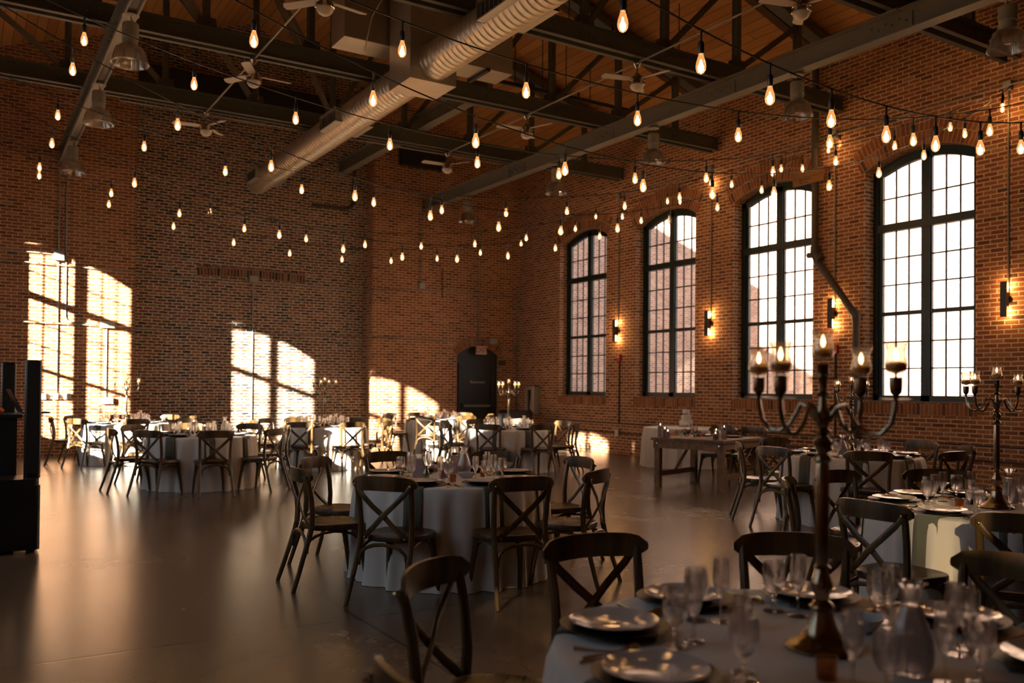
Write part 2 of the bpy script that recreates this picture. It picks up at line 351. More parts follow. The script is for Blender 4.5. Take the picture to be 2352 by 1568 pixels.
# ================================================================= ROOM SHELL
XL, XR, YB, YF, YREC = -1.45, 12.98, 20.45, -8.0, 20.87
ZE, RIDX, ZR = 7.6, 5.68, 10.05
def roof_z(x): return ZE+(ZR-ZE)*(1-abs(x-RIDX)/(XR-RIDX)) if x > RIDX else ZE+(ZR-ZE)*(1-abs(x-RIDX)/(RIDX-XL))
def wall(name, axis, pin, pout, u0, u1, ztop, ops, m, breaks=()):
    """ops: (uc, half width, z0, zspring, rise); rise 0 = square head"""
    mb = MB()
    def P(u, z, t): p = pin if t == 0 else pout; return (p, u, z) if axis == 'x' else (u, p, z)
    def quad(a, b, c, d): mb.add([a, b, c, d], [(0, 1, 2, 3)])
    def both(ua, ub, za, zb, zc, zd):   # bottom-left, bottom-right, top-right, top-left heights
        for t in (0, 1): quad(P(ua, za, t), P(ub, zb, t), P(ub, zc, t), P(ua, zd, t))
    cuts = sorted(set([u0, u1]+[b for b in breaks if u0 < b < u1]))
    ops = sorted(ops); cur = u0
    def solid(a, b):
        k = [a]+[c for c in cuts if a < c < b]+[b]
        for i in range(len(k)-1): both(k[i], k[i+1], 0, 0, ztop(k[i+1]), ztop(k[i]))
    for (c, hw, z0, zs, rise) in ops:
        a, b = c-hw, c+hw
        solid(cur, a)
        if z0 > 0: both(a, b, 0, 0, z0, z0); quad(P(a, z0, 0), P(b, z0, 0), P(b, z0, 1), P(a, z0, 1))
        n = 14 if rise else 1
        for i in range(n):
            ua, ub = a+(b-a)*i/n, a+(b-a)*(i+1)/n
            za = arc_z(ua, c, hw, zs, rise) if rise else zs; zb = arc_z(ub, c, hw, zs, rise) if rise else zs
            both(ua, ub, za, zb, ztop(ub), ztop(ua)); quad(P(ua, za, 0), P(ub, zb, 0), P(ub, zb, 1), P(ua, za, 1))
        for u in (a, b): quad(P(u, z0, 0), P(u, zs, 0), P(u, zs, 1), P(u, z0, 1))
        cur = b
    solid(cur, u1)
    for u in (u0, u1): quad(P(u, 0, 0), P(u, ztop(u), 0), P(u, ztop(u), 1), P(u, 0, 1))
    return obj(name, mb, m, kind='structure', smooth=False, merge=True)
WIN = [(17.49-3*k, .96, 1.33, 5.22, .24) for k in range(5)]
wall('wall_right', 'x', XR, XR+.42, YF, YREC+.35, lambda u: ZE, WIN, 'brick')
LW = [(17.44-3*k, .99, 1.33, 5.22, .24) for k in (0, 1, 2, 3, 4)]+[(3.35, .60, 1.33, 5.22, .24)]+[(.98, .62, 1.47, 1.73, 0), (-2.14, .26, 2.5, 3.3, 0), (-.93, .07, 3.1, 4.0, 0)]  # narrow and small openings at the end are added to shape the light
wall('wall_left', 'x', XL, XL-.19, YF, YREC+.35, lambda u: ZE, LW, 'brick')
gz = lambda u: roof_z(u)+.02
wall('wall_back_left', 'y', YB, YREC+.35, XL-.19, 3.15, gz, [], 'brick')
wall('wall_back_middle', 'y', YREC, YREC+.35, 3.15, 8.66, gz, [], 'brick_old', breaks=(RIDX,))
wall('wall_back_right', 'y', YB, YREC+.35, 8.66, XR+.42, gz, [(11.735, .645, 0, 2.38, .24)], 'brick')
wall('wall_front', 'y', YF, YF-.3, XL-.19, XR+.42, gz, [], 'brick', breaks=(RIDX,))
obj('floor', MB().box((XL-.3, YF-.3, -.2), (XR+.5, YREC+.5, 0)), 'concrete', kind='structure', smooth=False)
rb = MB(); x0, x1 = XL-.35, XR+.5
zl = roof_z(XL)-(ZR-ZE)/(RIDX-XL)*.35; zr = ZE-(ZR-ZE)/(XR-RIDX)*.5
poly = [(x0, zl+.02), (RIDX, ZR+.02), (x1, zr+.02), (x1, zr+.17), (RIDX, ZR+.17), (x0, zl+.17)]
rb.prism([poly[0], poly[1], poly[4], poly[5]], YF-.4, YREC+.5, 'y'); rb.prism([poly[1], poly[2], poly[3], poly[4]], YF-.4, YREC+.5, 'y')
obj('ceiling', rb, 'roof_planks', kind='structure', smooth=False)

# brick arches over the openings (a face of soldier bricks just proud of the wall)
def arch_ring(name, axis, p, c, hw, zs, rise, hgt, m, side=-1, n=24, parent=None):
    R = (hw*hw+rise*rise)/(2*rise); cz = zs+rise-R; th = math.asin(hw/R); mb = MB(); d = .012*side
    def P(r, t, q): u = c+r*math.sin(t); z = cz+r*math.cos(t); return (q, u, z) if axis == 'x' else (u, q, z)
    for i in range(n):
        t0, t1 = -th*1.06+2.12*th*i/n, -th*1.06+2.12*th*(i+1)/n
        mb.add([P(R, t0, p+d), P(R, t1, p+d), P(R+hgt, t1, p+d), P(R+hgt, t0, p+d)], [(0, 1, 2, 3)], [[(R*t0, 0), (R*t1, 0), (R*t1, hgt), (R*t0, hgt)]])
        mb.add([P(R+hgt, t0, p+d), P(R+hgt, t1, p+d), P(R+hgt, t1, p), P(R+hgt, t0, p)], [(0, 1, 2, 3)], [[(R*t0, 0), (R*t1, 0), (R*t1, .01), (R*t0, .01)]])
        mb.add([P(R, t0, p+d), P(R, t1, p+d), P(R, t1, p), P(R, t0, p)], [(0, 1, 2, 3)], [[(R*t0, 0), (R*t1, 0), (R*t1, .01), (R*t0, .01)]])
    return obj(name, mb, m, kind='structure', smooth=False, merge=False)
for k in range(5):
    c = 17.49-3*k
    arch_ring('trim_%d' % (k+1), 'x', XR, c, .96, 5.22, .24, .43, 'brick_arch')
    u0 = c-1.0; s_ = MB().add([(XR-.012, u0, 1.13), (XR-.012, u0+2, 1.13), (XR-.012, u0+2, 1.31), (XR-.012, u0, 1.31)], [(0, 1, 2, 3)], [[(0, 0), (2, 0), (2, .2), (0, .2)]])
    s_.add([(XR-.012, u0, 1.31), (XR-.012, u0+2, 1.31), (XR, u0+2, 1.31), (XR, u0, 1.31)], [(0, 1, 2, 3)], [[(0, 0), (2, 0), (2, .01), (0, .01)]])
    obj('trim_%d' % (k+11), s_, 'brick_arch', kind='structure', smooth=False, merge=False)
arch_ring('trim_6', 'y', YB, 11.735, .645, 2.38, .24, .26, 'brick_arch')
arch_ring('trim_7', 'y', YREC, 5.80, 1.2, 4.02, .03, .24, 'brick_arch_old', n=16)

# ---- windows
def window_protos():
    fr = MB(); HW = .96
    def jamb(y0, y1, z0, z1, d0=0.0, d1=.10): fr.box((d0, y0, z0), (d1, y1, z1))
    for s in (-1, 1):
        a, b = sorted((s*.955, s*.86)); jamb(a, b, 1.33, 5.22)
        a, b = sorted((s*.86, s*.79)); jamb(a, b, 1.38, 5.2, .02, .08)
    jamb(-.075, .075, 1.34, 5.4, .0, .09); jamb(-.095, -.075, 1.38, 5.33, .03, .08); jamb(.075, .095, 1.38, 5.33, .03, .08)
    jamb(-.955, .955, 1.33, 1.44, .0, .10); jamb(-.955, .955, 4.19, 4.32, -.015, .10); jamb(-.955, .955, 2.775, 2.84, .01, .09)
    n = 16
    for i in range(n):
        ua, ub = -.958+1.916*i/n, -.958+1.916*(i+1)/n
        def zin(u): return arc_z(u, 0, .80, 5.13, .18) if abs(u) < .80 else 5.13
        v = [(d, u, z) for d in (.0, .09) for u, z in ((ua, zin(ua)), (ub, zin(ub)), (ub, arc_z(ub, 0, HW, 5.22, .24)), (ua, arc_z(ua, 0, HW, 5.22, .24)))]
        fr.add(v, [(0, 1, 2, 3), (4, 5, 6, 7), (0, 1, 5, 4), (2, 3, 7, 6), (1, 2, 6, 5), (0, 3, 7, 4)])
    w0 = obj('window_1', fr, 'window_frame', kind='structure', smooth=False)
    mu = MB()
    for cy_ in (-.4425, .4425):
        for k in (-1, 1):
            y = cy_+k*.1175; mu.box((.042, y-.012, 1.42), (.068, y+.012, arc_z(y, 0, .80, 5.13, .18)+.01))
        for z in (4.755, 3.74, 3.29, 2.33, 1.885): mu.box((.040, cy_-.36, z-.012), (.070, cy_+.36, z+.012))
    obj('muntin', mu, 'window_bar', w0, smooth=False)
    for cy_ in (-.4425, .4425):
        pn = MB(); q = []
        for i in range(9):
            u = cy_-.36+.72*i/8; q.append((u, min(5.31, arc_z(u, 0, .80, 5.13, .18)+.02)))
        pn.prism([(cy_-.36, 1.42), (cy_+.36, 1.42)]+q[::-1], .052, .057, 'x'); obj('pane', pn, 'pane', w0, smooth=False)
    sl_ = MB().box((-.22, -.955, 1.325), (.0, .955, 1.345)); obj('window_sill', sl_, 'sill_stone', w0, smooth=False)
    return w0
win0 = window_protos(); win0.location = (13.20, 17.49, 0)
nwin = 1
for k in range(1, 5):
    nwin += 1; o = dup(win0, (13.20, 17.49-3*k, 0)); o.name = 'window_%d' % nwin
for yw in [17.44-3*k for k in (0, 1, 2, 3, 4)]+[3.35]:  # narrow last one is added to let cool sky light in
    nwin += 1; o = dup(win0, (-1.58, yw, 0), PI); o.scale = (1, .62 if yw == 3.35 else 1, 1); o.name = 'window_%d' % nwin
    for ch in list(o.children):
        if ch.name.startswith('window_sill'): bpy.data.objects.remove(ch)

for i, (y0, y1, z0, z1) in enumerate(((.36, 1.6, 1.47, 1.73), (-2.4, -1.88, 2.5, 3.3), (-1.0, -.86, 3.1, 4.0))):  # unseen small openings, added and sized to throw the sun patches
    nwin += 1; wf = MB(); 
    for (a, b, c_, d_) in ((y0, y0+.02, z0, z1), (y1-.02, y1, z0, z1), (y0, y1, z0, z0+.02), (y0, y1, z1-.02, z1)): wf.box((-1.62, a, c_), (-1.57, b, d_))
    if i == 0:
        for q in (.05, .075, .13): wf.beam((-1.60, y0, z1-.02-q+.10), (-1.60, y1, z1-.02-q-.19), .012, .012)  # slanted bars added to cast stripes across the floor patch
    o = obj('window_%d' % nwin, wf, 'window_frame', kind='structure', smooth=False); obj('pane', MB().box((-1.60, y0, z0), (-1.595, y1, z1)), 'sun_dimming_pane', o, smooth=False)
# ---- door in the back wall
dr = MB(); c = 11.735
n = 14
for i in range(n):
    ua, ub = c-.64+1.28*i/n, c-.64+1.28*(i+1)/n
    zi = 2.12
    v = [(u, y, z) for y in (20.56, 20.62) for u, z in ((ua, zi), (ub, zi), (ub, arc_z(ub, c, .645, 2.38, .24)-.002), (ua, arc_z(ua, c, .645, 2.38, .24)-.002))]
    dr.add(v, [(0, 1, 2, 3), (4, 5, 6, 7), (0, 1, 5, 4), (2, 3, 7, 6), (1, 2, 6, 5), (0, 3, 7, 4)])
dr.box((c-.64, 20.56, 0), (c-.52, 20.62, 2.12)); dr.box((c+.48, 20.56, 0), (c+.64, 20.62, 2.12))
dr.box((c-.56, 20.53, 2.08), (c+.52, 20.57, 2.16)); dr.box((c-.56, 20.53, 0), (c-.50, 20.57, 2.10)); dr.box((c+.46, 20.53, 0), (c+.52, 20.57, 2.10))
door = obj('door_1', dr, 'door_paint', kind='structure', smooth=False)
obj('door_leaf', MB().box((c-.50, 20.57, .01), (c+.46, 20.61, 2.08)), 'door_paint', door, smooth=False)
hb = MB().beam((c-.40, 20.50, 1.02), (c+.40, 20.50, 1.02), .05, .055); obj('push_bar', hb, 'conduit', door, label='light metal push bar', smooth=False)
hb = MB().box((c-.47, 20.49, .95), (c-.39, 20.57, 1.10)).box((c+.39, 20.49, .96), (c+.45, 20.57, 1.08)); obj('bar_bracket', hb, 'black_plastic', door, smooth=False)
def text(name, body, size, m, loc, rot, parent=None, shear=0.0, ext=.002, bold=0.0):
    cu = bpy.data.curves.new(name, 'FONT'); cu.body = body; cu.size = size; cu.extrude = ext; cu.align_x = 'CENTER'; cu.align_y = 'CENTER'; cu.shear = shear; cu.offset = bold
    o = bpy.data.objects.new(name, cu); COL.objects.link(o)
    bpy.context.view_layer.update(); me = bpy.data.meshes.new_from_object(o.evaluated_get(bpy.context.evaluated_depsgraph_get())); bpy.data.objects.remove(o); bpy.data.curves.remove(cu)
    me.materials.clear(); me.materials.append(M[m]); o = bpy.data.objects.new(name, me); COL.objects.link(o)
    o.parent = parent; o.location = loc; o.rotation_euler = rot; return o
text('lettering', 'Restrooms', .105, 'sign_face', (c+.04, 20.568, 1.66), (PI/2, 0, 0), door, .35)
es = thing('exit_sign', 'white lit-look EXIT sign with red letters hung over the grey door', 'sign', (11.77, 20.36, 2.40))
e = MB().box((-.155, -.03, 0), (.155, .03, .22)); obj('housing', e, 'sign_face', es, smooth=False)
text('lettering', 'EXIT', .19, 'letter_red', (0, -.033, .11), (PI/2, 0, 0), es, bold=.004)
obj('canopy', MB().box((-.05, .03, .05), (.05, .085, .17)), 'grey_box', es, smooth=False)

# ================================================================= OUTSIDE
obj('ground', MB().box((13.4, -40, -.3), (90, 60, -.05)), 'asphalt', kind='structure', smooth=False)
def outside(name, org, u, length, height, wins, label):
    t = thing(name, label, 'building', org); t['kind'] = 'structure'; u = Vector(u).normalized(); nrm = Vector((u.y, -u.x, 0))
    M4 = Matrix(((u.x, nrm.x, 0, 0), (u.y, nrm.y, 0, 0), (0, 0, 1, 0), (0, 0, 0, 1)))
    obj('wall', MB().box((0, -.5, 0), (length, 0, height), M4), 'brick_outside', t, smooth=False)
    for (uc, w_, z0, z1) in wins:
        f = MB(); hw = w_/2
        for s in (-1, 1): a, b = sorted((uc+s*hw, uc+s*(hw-.12))); f.box((a, .0, z0), (b, .08, z1), M4)
        f.box((uc-.05, .0, z0), (uc+.05, .07, z1), M4)
        for z in (z0, (z0+z1)/2, z1): f.box((uc-hw, 0, z-.06), (uc+hw, .09, z+.06), M4)
        for q in (.25, .75): f.box((uc-hw, 0, z0+(z1-z0)*q-.02), (uc+hw, .05, z0+(z1-z0)*q+.02), M4)
        wf = obj('window_frame', f, 'outside_white', t, smooth=False)
        obj('pane', MB().box((uc-hw, .005, z0), (uc+hw, .02, z1), M4), 'outside_glass', wf, smooth=False)
        hd = MB(); n_ = 8
        for i in range(n_):
            ua, ub = uc-hw-.1+(w_+.2)*i/n_, uc-hw-.1+(w_+.2)*(i+1)/n_; za, zb = [arc_z(q, uc, hw+.1, z1, .35) for q in (ua, ub)]
            hd.add([M4 @ Vector(p) for p in ((ua, .06, za), (ub, .06, zb), (ub, .06, zb+.28), (ua, .06, za+.28), (ua, 0, za), (ub, 0, zb), (ub, 0, zb+.28), (ua, 0, za+.28))], [(0, 1, 2, 3), (0, 1, 5, 4), (2, 3, 7, 6)])
        obj('lintel', hd, 'brick_outside', t, smooth=False)
    return t
outside('brick_building', (33, -6, 0), (0, 1, 0), 32, 19, [(24.2-5.2*k, 2.0, z, z+3.4) for k in range(4) for z in (1.4, 7.4)], 'sunlit brick building across the yard seen through the third and fourth windows')
outside('brick_wing', (33, 24.5, 0), (-1, 0, 0), 19.6, 13, [(x, 1.7, z, z+3.2) for x in (4.5, 9.0, 15.0) for z in (1.0, 7.0)], 'brick wing at right angles seen through the first and second windows')
dp = thing('downspout', 'white downspout on the brick building outside the third window', 'downspout', (29.2, 24.3, 0))
obj('pipe', MB().tube([(0, 0, 0), (0, 0, 12)], .11, 8), 'outside_white', dp)
obj('sun_block_parapet', MB().box((13.2, 13.4, 7.6), (13.4, 21.2, 9.9)), 'brick_outside', kind='structure', smooth=False)  # unseen block added to keep the outside wing in shadow
sw = MB().prism([(-6.8, 0), (3.4, 0), (3.25, 4.9), (.13, 6.15), (-2.87, 7.6), (-5.0, 8.6), (-5.1, 9.3), (-6.8, 9.3)], -12.6, -12.0, 'x')
obj('sun_block_wall', sw, 'brick_outside', kind='structure', smooth=False)  # unseen wall added, its outline shaped to cut off the low sun
obj('ground', MB().box((-40, -40, -.3), (XL-.31, 60, -.05)), 'asphalt', kind='structure', smooth=False)

# ================================================================= ROOF STEEL
TY = [16.0, 13.0, 10.0, 7.0, 4.0, 1.0]
TN = [ORD[i]+' from the door wall' for i in range(6)]
VX = [-.1, 1.39, 2.90, 4.45, 5.92, 7.42, 8.93, 10.46, 11.9]
def chord_mb(x0, x1, z0, h=.26, y=0.0):
    mb = MB()
    for s in (-1, 1):
        a, b = sorted((y+s*.075, y+s*.06)); mb.box((x0, a, z0), (x1, b, z0+h))
        a, b = sorted((y+s*.075, y+s*.135)); mb.box((x0, a, z0), (x1, b, z0+.014)); mb.box((x0, a, z0+h-.014), (x1, b, z0+h))
    return mb
def make_truss():
    t = thing('roof_truss', '', 'truss', (0, 0, 0))
    obj('bottom_chord', chord_mb(XL-.05, XR+.02, 6.37), 'steel', t, smooth=False)
    rv = MB()
    for x in VX:
        for k in range(4): rv.lathe([(.0, -.02), (.014, -.016), (.02, -.004), (.02, 0)], 6, (x-.12+.08*k, -.077, 6.50), 'y')
    obj('rivet', rv, 'steel', t)
    t.children[-1]['kind'] = 'stuff'
    for a, b in (((XL, 0, roof_z(XL)-.20), (RIDX, 0, ZR-.22)), ((XR, 0, ZE-.20), (RIDX, 0, ZR-.22))):
        m2 = MB(); m2.beam(a, b, .22, .16, (0, 0, 1)); obj('top_chord', m2, 'steel', t, smooth=False)
    for x in VX:
        zt = roof_z(x)-.25; m2 = MB()
        for s in (-1, 1): m2.box((x-.045, s*.05-.008, 6.5), (x+.045, s*.05+.008, zt)); m2.box((x-.008+s*.03, -.05, 6.5), (x+.008+s*.03, .05, zt))
        obj('vertical', m2, 'steel', t, smooth=False)
    for x in VX[1:-1]:
        g = MB().prism([(x-.15, 6.60), (x+.15, 6.60), (x+.12, 6.78), (x-.12, 6.78)], -.058, .058, 'y'); obj('gusset', g, 'steel', t, smooth=False)
    for i in range(len(VX)-1):
        a, b = VX[i], VX[i+1]
        if b <= 6: p, q = (a, roof_z(a)-.3), (b, 6.62)
        else: p, q = (a, 6.62), (b, roof_z(b)-.3)
        m2 = MB()
        for s in (-1, 1): m2.beam((p[0], s*.035, p[1]), (q[0], s*.035, q[1]), .012, .08)
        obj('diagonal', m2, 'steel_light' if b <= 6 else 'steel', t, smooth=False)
    return t
tp = Proto(make_truss())
for y, nme in zip(TY, TN): tp.put((0, y, 0), 0, 'grey riveted steel roof truss spanning the hall, '+nme, 'roof trusses')
for i, y in enumerate(TY):      # timber rafters carried by the trusses
    for s in (-1, 1):
        xa = XL if s < 0 else XR; m2 = MB(); m2.beam((xa, y+.24, roof_z(xa)-.14), (RIDX, y+.24, ZR-.16), .16, .24); obj('trim_%d' % (20+2*i+(s > 0)), m2, 'timber', kind='structure', smooth=False)
m2 = MB().box((3.15, 20.5, 8.12), (9.6, YREC, 8.55)); obj('trim_40', m2, 'black_sheet', kind='structure', smooth=False)
obj('trim_41', MB().box((9.35, 20.25, 7.15), (10.6, YB, 7.62)), 'black_sheet', kind='structure', smooth=False)
def ibeam(name, x, y0, y1, z0, h, wd, m, label, plates=()):
    t = thing(name, label, 'beam', (x, y0, z0))
    mb = MB(); L = y1-y0
    mb.box((-.006, 0, .01), (.006, L, h-.01)); mb.box((-wd/2, 0, 0), (wd/2, L, .016)); mb.box((-wd/2, 0, h-.016), (wd/2, L, h)); obj('web_and_flanges', mb, m, t, smooth=False)
    for y in plates:
        p = MB(); p.box((-.022, y-y0-.33, .05), (.022, y-y0+.33, h-.05)); p.box((-wd/2-.02, y-y0-.18, h-.022), (wd/2+.02, y-y0+.18, h+.004))
        for k in range(6):
            p.lathe([(0, -.03), (.012, -.028), (.014, 0)], 6, (-.022, y-y0-.25+.1*k, .14+.05*(k % 2)), 'x')
            p.lathe([(0, .03), (.018, .025), (.018, 0)], 6, (-wd/2+.02+(k % 2)*.03, y-y0-.15+.06*k, h+.004))
        obj('splice_plate', p, m, t, smooth=False)
    return t
ibeam('crane_beam', 10.10, -2, YB, 6.065, .30, .20, 'girder_paint', 'long pale grey steel beam with bolted plates under the trusses, toward the windows', [16, 13, 10, 7])
ibeam('crane_beam', 1.69, -2, YB, 6.065, .30, .17, 'girder_paint', 'long pale grey steel beam under the trusses on the side opposite the windows', [16, 13, 10, 7])
ibeam('ridge_beam', 7.75, 13.1, YB, 6.66, .32, .20, 'girder_paint', 'grey steel beam lying on the truss bottom chords beside the round duct')
def pipe(name, pts, r, m, label, cat='pipe', extra=None, group=None):
    o = Vector(pts[0]); mb = MB().tube([Vector(p)-o for p in pts], r, 8); return obj(name, mb, m, None, label, cat, group, loc=o)
def bend(a, b, c, r=.12, n=5):    # rounded corner at b
    a, b, c = Vector(a), Vector(b), Vector(c); p = b+(a-b).normalized()*r; q = b+(c-b).normalized()*r
    return [tuple(p*(1-t)**2+b*2*t*(1-t)+q*t*t) for t in [i/n for i in range(n+1)]]
pipe('conduit', [(10.21, 2, 6.12), (10.21, 15.9, 6.12)], .018, 'conduit', 'bright conduit clipped along the window-side crane beam', 'conduit')
for x in (1.62, 1.76): pipe('conduit', [(x, 4, 6.04), (x, YB-.05, 6.04)], .018, 'conduit', 'conduit under the speaker-side crane beam, '+('wall side' if x < 1.7 else 'hall side'), 'conduit')
pipe('conduit', [(3.59, 8, 6.33), (3.59, 16.1, 6.33)], .014, 'conduit', 'thin conduit joining the three fans on the speaker side', 'conduit')
pipe('conduit', [(8.40, 4, 6.33), (8.40, 16.1, 6.33)], .014, 'conduit', 'thin conduit joining the four fans on the window side', 'conduit')
pipe('conduit', [(2.2, 16.16, 6.34)]+bend((9.6, 16.16, 6.34), (9.95, 16.16, 6.34), (9.95, 16.16, 6.0))+[(9.95, 16.16, 6.02)], .016, 'conduit', 'conduit along the truss nearest the door wall', 'conduit')
for (y, xa, xb, z, ql) in ((14.4, -.4, 2.4, 7.5, 'speaker side, upper of two'), (14.1, -.3, 2.0, 7.2, 'speaker side, lower of two'), (14.6, 7.9, 12.0, 7.5, 'window side bay before the last truss, upper'), (11.6, 7.6, 12.0, 7.5, 'window side, middle bay'), (14.2, 8.2, 11.6, 7.3, 'window side bay before the last truss, lower'), (8.6, 7.4, 12.0, 7.5, 'window side, bay closest to the camera')):
    mb = MB().tube([(0, 0, 0), (xb-xa, 0, 0)], .024, 8)
    for k in range(1, int((xb-xa)/1.2)+1): zt = roof_z(xa+k*1.2-.5)-z-.01; mb.tube([(k*1.2-.5, 0, 0), (k*1.2-.5, 0, zt)], .010, 6); mb.tube([(k*1.2-.8, 0, 0), (k*1.2-.8, 0, .12)], .018, 6)
    obj('sprinkler_pipe', mb, 'black_pipe', None, 'black sprinkler pipe under the roof planks, '+ql, 'pipe', 'sprinkler pipes', loc=(xa, y, z))

# ---- round duct, plenum and grilles
DX, DZ, DR = 5.60, 6.105, .258
d = thing('round_duct', 'long round spiral metal duct hanging down the middle of the hall', 'duct', (DX, 2.5, DZ))
def spiral(y0, y1):
    pr = []; y = y0; k = 0
    while y < y1:
        s = k % 5
        pr += [(DR+.0016, y), (DR+.0016, y+.008), (DR, y+.012)] if s else [(DR+.005, y), (DR+.005, y+.005), (DR-.012, y+.007), (DR-.012, y+.012), (DR+.004, y+.014), (DR, y+.02)]; y += .024; k += 1
    return pr
obj('duct_tube', MB().lathe([(0.0, 0)]+[(r, y) for r, y in spiral(0.0, 8.7)], 36, axis='y', at=(0, 0, 0)), 'galv', d)
obj('duct_tube', MB().lathe([(r, y) for r, y in spiral(8.95, 17.35)]+[(DR-.02, 17.4), (0, 17.42)], 36, axis='y', at=(0, 0, 0)), 'galv', d)
b = MB().box((-.38, 8.58, -.29), (.35, 9.28, 2.6)); obj('plenum_box', b, 'sheet_metal', d, smooth=False)
cb = MB().box((-1.05, 9.35, .40), (1.78, 9.88, 1.25)); obj('cross_duct', cb, 'sheet_metal', d, label='boxed sheet metal duct crossing behind the plenum', smooth=False)
obj('hanger_bar', MB().box((1.28, 9.30, .35), (1.34, 9.93, .40)), 'black_sheet', d, smooth=False)
for y in (3.9, 6.4, 11.95, 16.7):
    for s in (-1, 1):
        g = MB(); a, bx = sorted((s*.16, s*.345)); g.box((a, y-.40, -.13), (bx, y+.40, -.112)); g.box((a, y-.40, .10), (bx, y+.40, .118))
        for yy in (y-.40, y+.385): g.box((a, yy, -.13), (bx, yy+.015, .118))
        for k in range(7): yy = y-.30+.1*k; g.box((s*.33-.004, yy-.003, -.115), (s*.33+.004, yy+.003, .105))
        obj('side_grille', g, 'sheet_metal', d, smooth=False)
        obj('grille_slot', MB().box((s*.29-.003, y-.385, -.11), (s*.29+.003, y+.385, .10)), 'black_sheet', d, smooth=False)
pipe('cable', [(5.02, 11.2, 7.9), (5.0, 11.35, 7.1), (4.86, 11.6, 6.75), (4.84, 11.8, 6.35)], .008, 'white_plastic', 'pale cable hanging beside the square metal plenum', 'cable')

# ---- fans
def make_fan():
    t = thing('ceiling_fan', '', 'fan')       # origin at the conduit junction
    obj('canopy', MB().lathe([(0, .03), (.055, .03), (.06, 0), (.03, -.05), (.012, -.06)], 14), 'chrome', t)
    obj('downrod', MB().tube([(0, 0, -.05), (0, 0, -.17)], .011, 8), 'steel', t)
    h = obj('motor_housing', MB().lathe([(.0, -.13), (.03, -.135), (.045, -.17), (.09, -.19), (.108, -.21), (.108, -.24), (.112, -.245), (.112, -.255), (.108, -.26), (.108, -.29), (.116, -.30), (.118, -.315), (.10, -.32)], 22), 'chrome', t)
    obj('light_dome', MB().lathe([(.104, -.315), (.100, -.34), (.08, -.375), (.045, -.398), (0, -.405)], 20), 'opal', t)
    for k in range(3):
        a = 2*PI*k/3; Mx = Matrix.Rotation(a, 4, 'Z') @ Matrix.Translation((0, 0, -.225)) @ Matrix.Rotation(R_(13), 4, 'X')
        b = MB(); pts = [(.10, -.04), (.16, -.058), (.50, -.066), (.55, -.060), (.565, .0), (.53, .062), (.16, .055), (.10, .04)]
        b.add([Mx @ Vector((x, y, z)) for z in (-.004, .004) for x, y in pts], [tuple(range(8))[::-1], tuple(range(8, 16))]+[(i, (i+1) % 8, 8+(i+1) % 8, 8+i) for i in range(8)])
        obj('blade', b, 'fan_blade', t, smooth=False)
    obj('pull_chain', MB().tube([(.06, -.03, -.32), (.06, -.03, -.55)], .0022, 5).lathe([(0, 0), (.007, .006), (.006, .03), (0, .034)], 6, (.06, -.03, -.58)), 'gold', t)
    return t
fp = Proto(make_fan())
for x, y, rz, l in ((3.59, 16.0, 50, 'speaker side, closest to the door wall'), (3.59, 13.0, 2, 'speaker side, beside the round duct grille'), (3.59, 10.0, 10, 'speaker side, high next to the square plenum'),
    (8.40, 16.0, 58, 'window side, closest to the door wall'), (8.40, 13.0, 48, 'window side, second from the door wall'), (8.40, 10.0, 45, 'window side, third from the door wall'), (8.40, 7.0, 45, 'window side, fourth from the door wall')):
    fp.put((x, y, 6.31), R_(rz), 'three-bladed ceiling fan with white dome, '+l, 'ceiling fans')

# ---- high bay lamps
def make_bay():
    t = thing('high_bay_lamp', '', 'lamp')      # origin at the beam flange, hangs down
    obj('mount_disc', MB().lathe([(0, 0), (.06, 0), (.10, -.02), (.10, -.035), (0, -.04)], 16), 'steel_light', t)
    obj('cord', MB().tube([(0, 0, -.03), (.012, .0, -.08), (.0, 0, -.15)], .006, 6), 'black_plastic', t)
    obj('ballast_housing', MB().lathe([(0, -.13), (.09, -.13), (.098, -.14), (.098, -.30), (.09, -.31), (.085, -.315), (.085, -.325), (.098, -.33), (.09, -.345), (.085, -.42), (.07, -.43), (0, -.43)], 20), 'steel_light', t)
    pr = [(.085, -.395), (.12, -.405), (.165, -.44), (.19, -.50), (.215, -.60), (.222, -.625), (.215, -.628), (.207, -.60), (.182, -.50), (.157, -.445), (.115, -.412), (.08, -.40)]
    rf = obj('reflector_bowl', MB().lathe(pr, 40), 'prismatic', t)
    obj('lamp_core', MB().lathe([(0, -.43), (.05, -.44), (.06, -.50), (.035, -.56), (0, -.565)], 12), 'opal', t)
    obj('rim', MB().lathe([(.218+.006*math.cos(a), -.626+.006*math.sin(a)) for a in [2*PI*k/6 for k in range(6)]], 36, close=True), 'crystal', t)
    return t
bp = Proto(make_bay())
for x, ys in ((1.69, (11.6, 14.55, 18.2)), (10.12, (5.5, 8.5, 11.6, 14.55, 18.2))):
    for i, y in enumerate(ys[::-1]):
        bp.put((x, y, 6.065), random.random(), 'unlit ribbed glass high bay lamp, %s from the door wall, %s beam' % (ORD[i], 'window-side' if x > 5 else 'speaker-side'), 'high bay lamps')

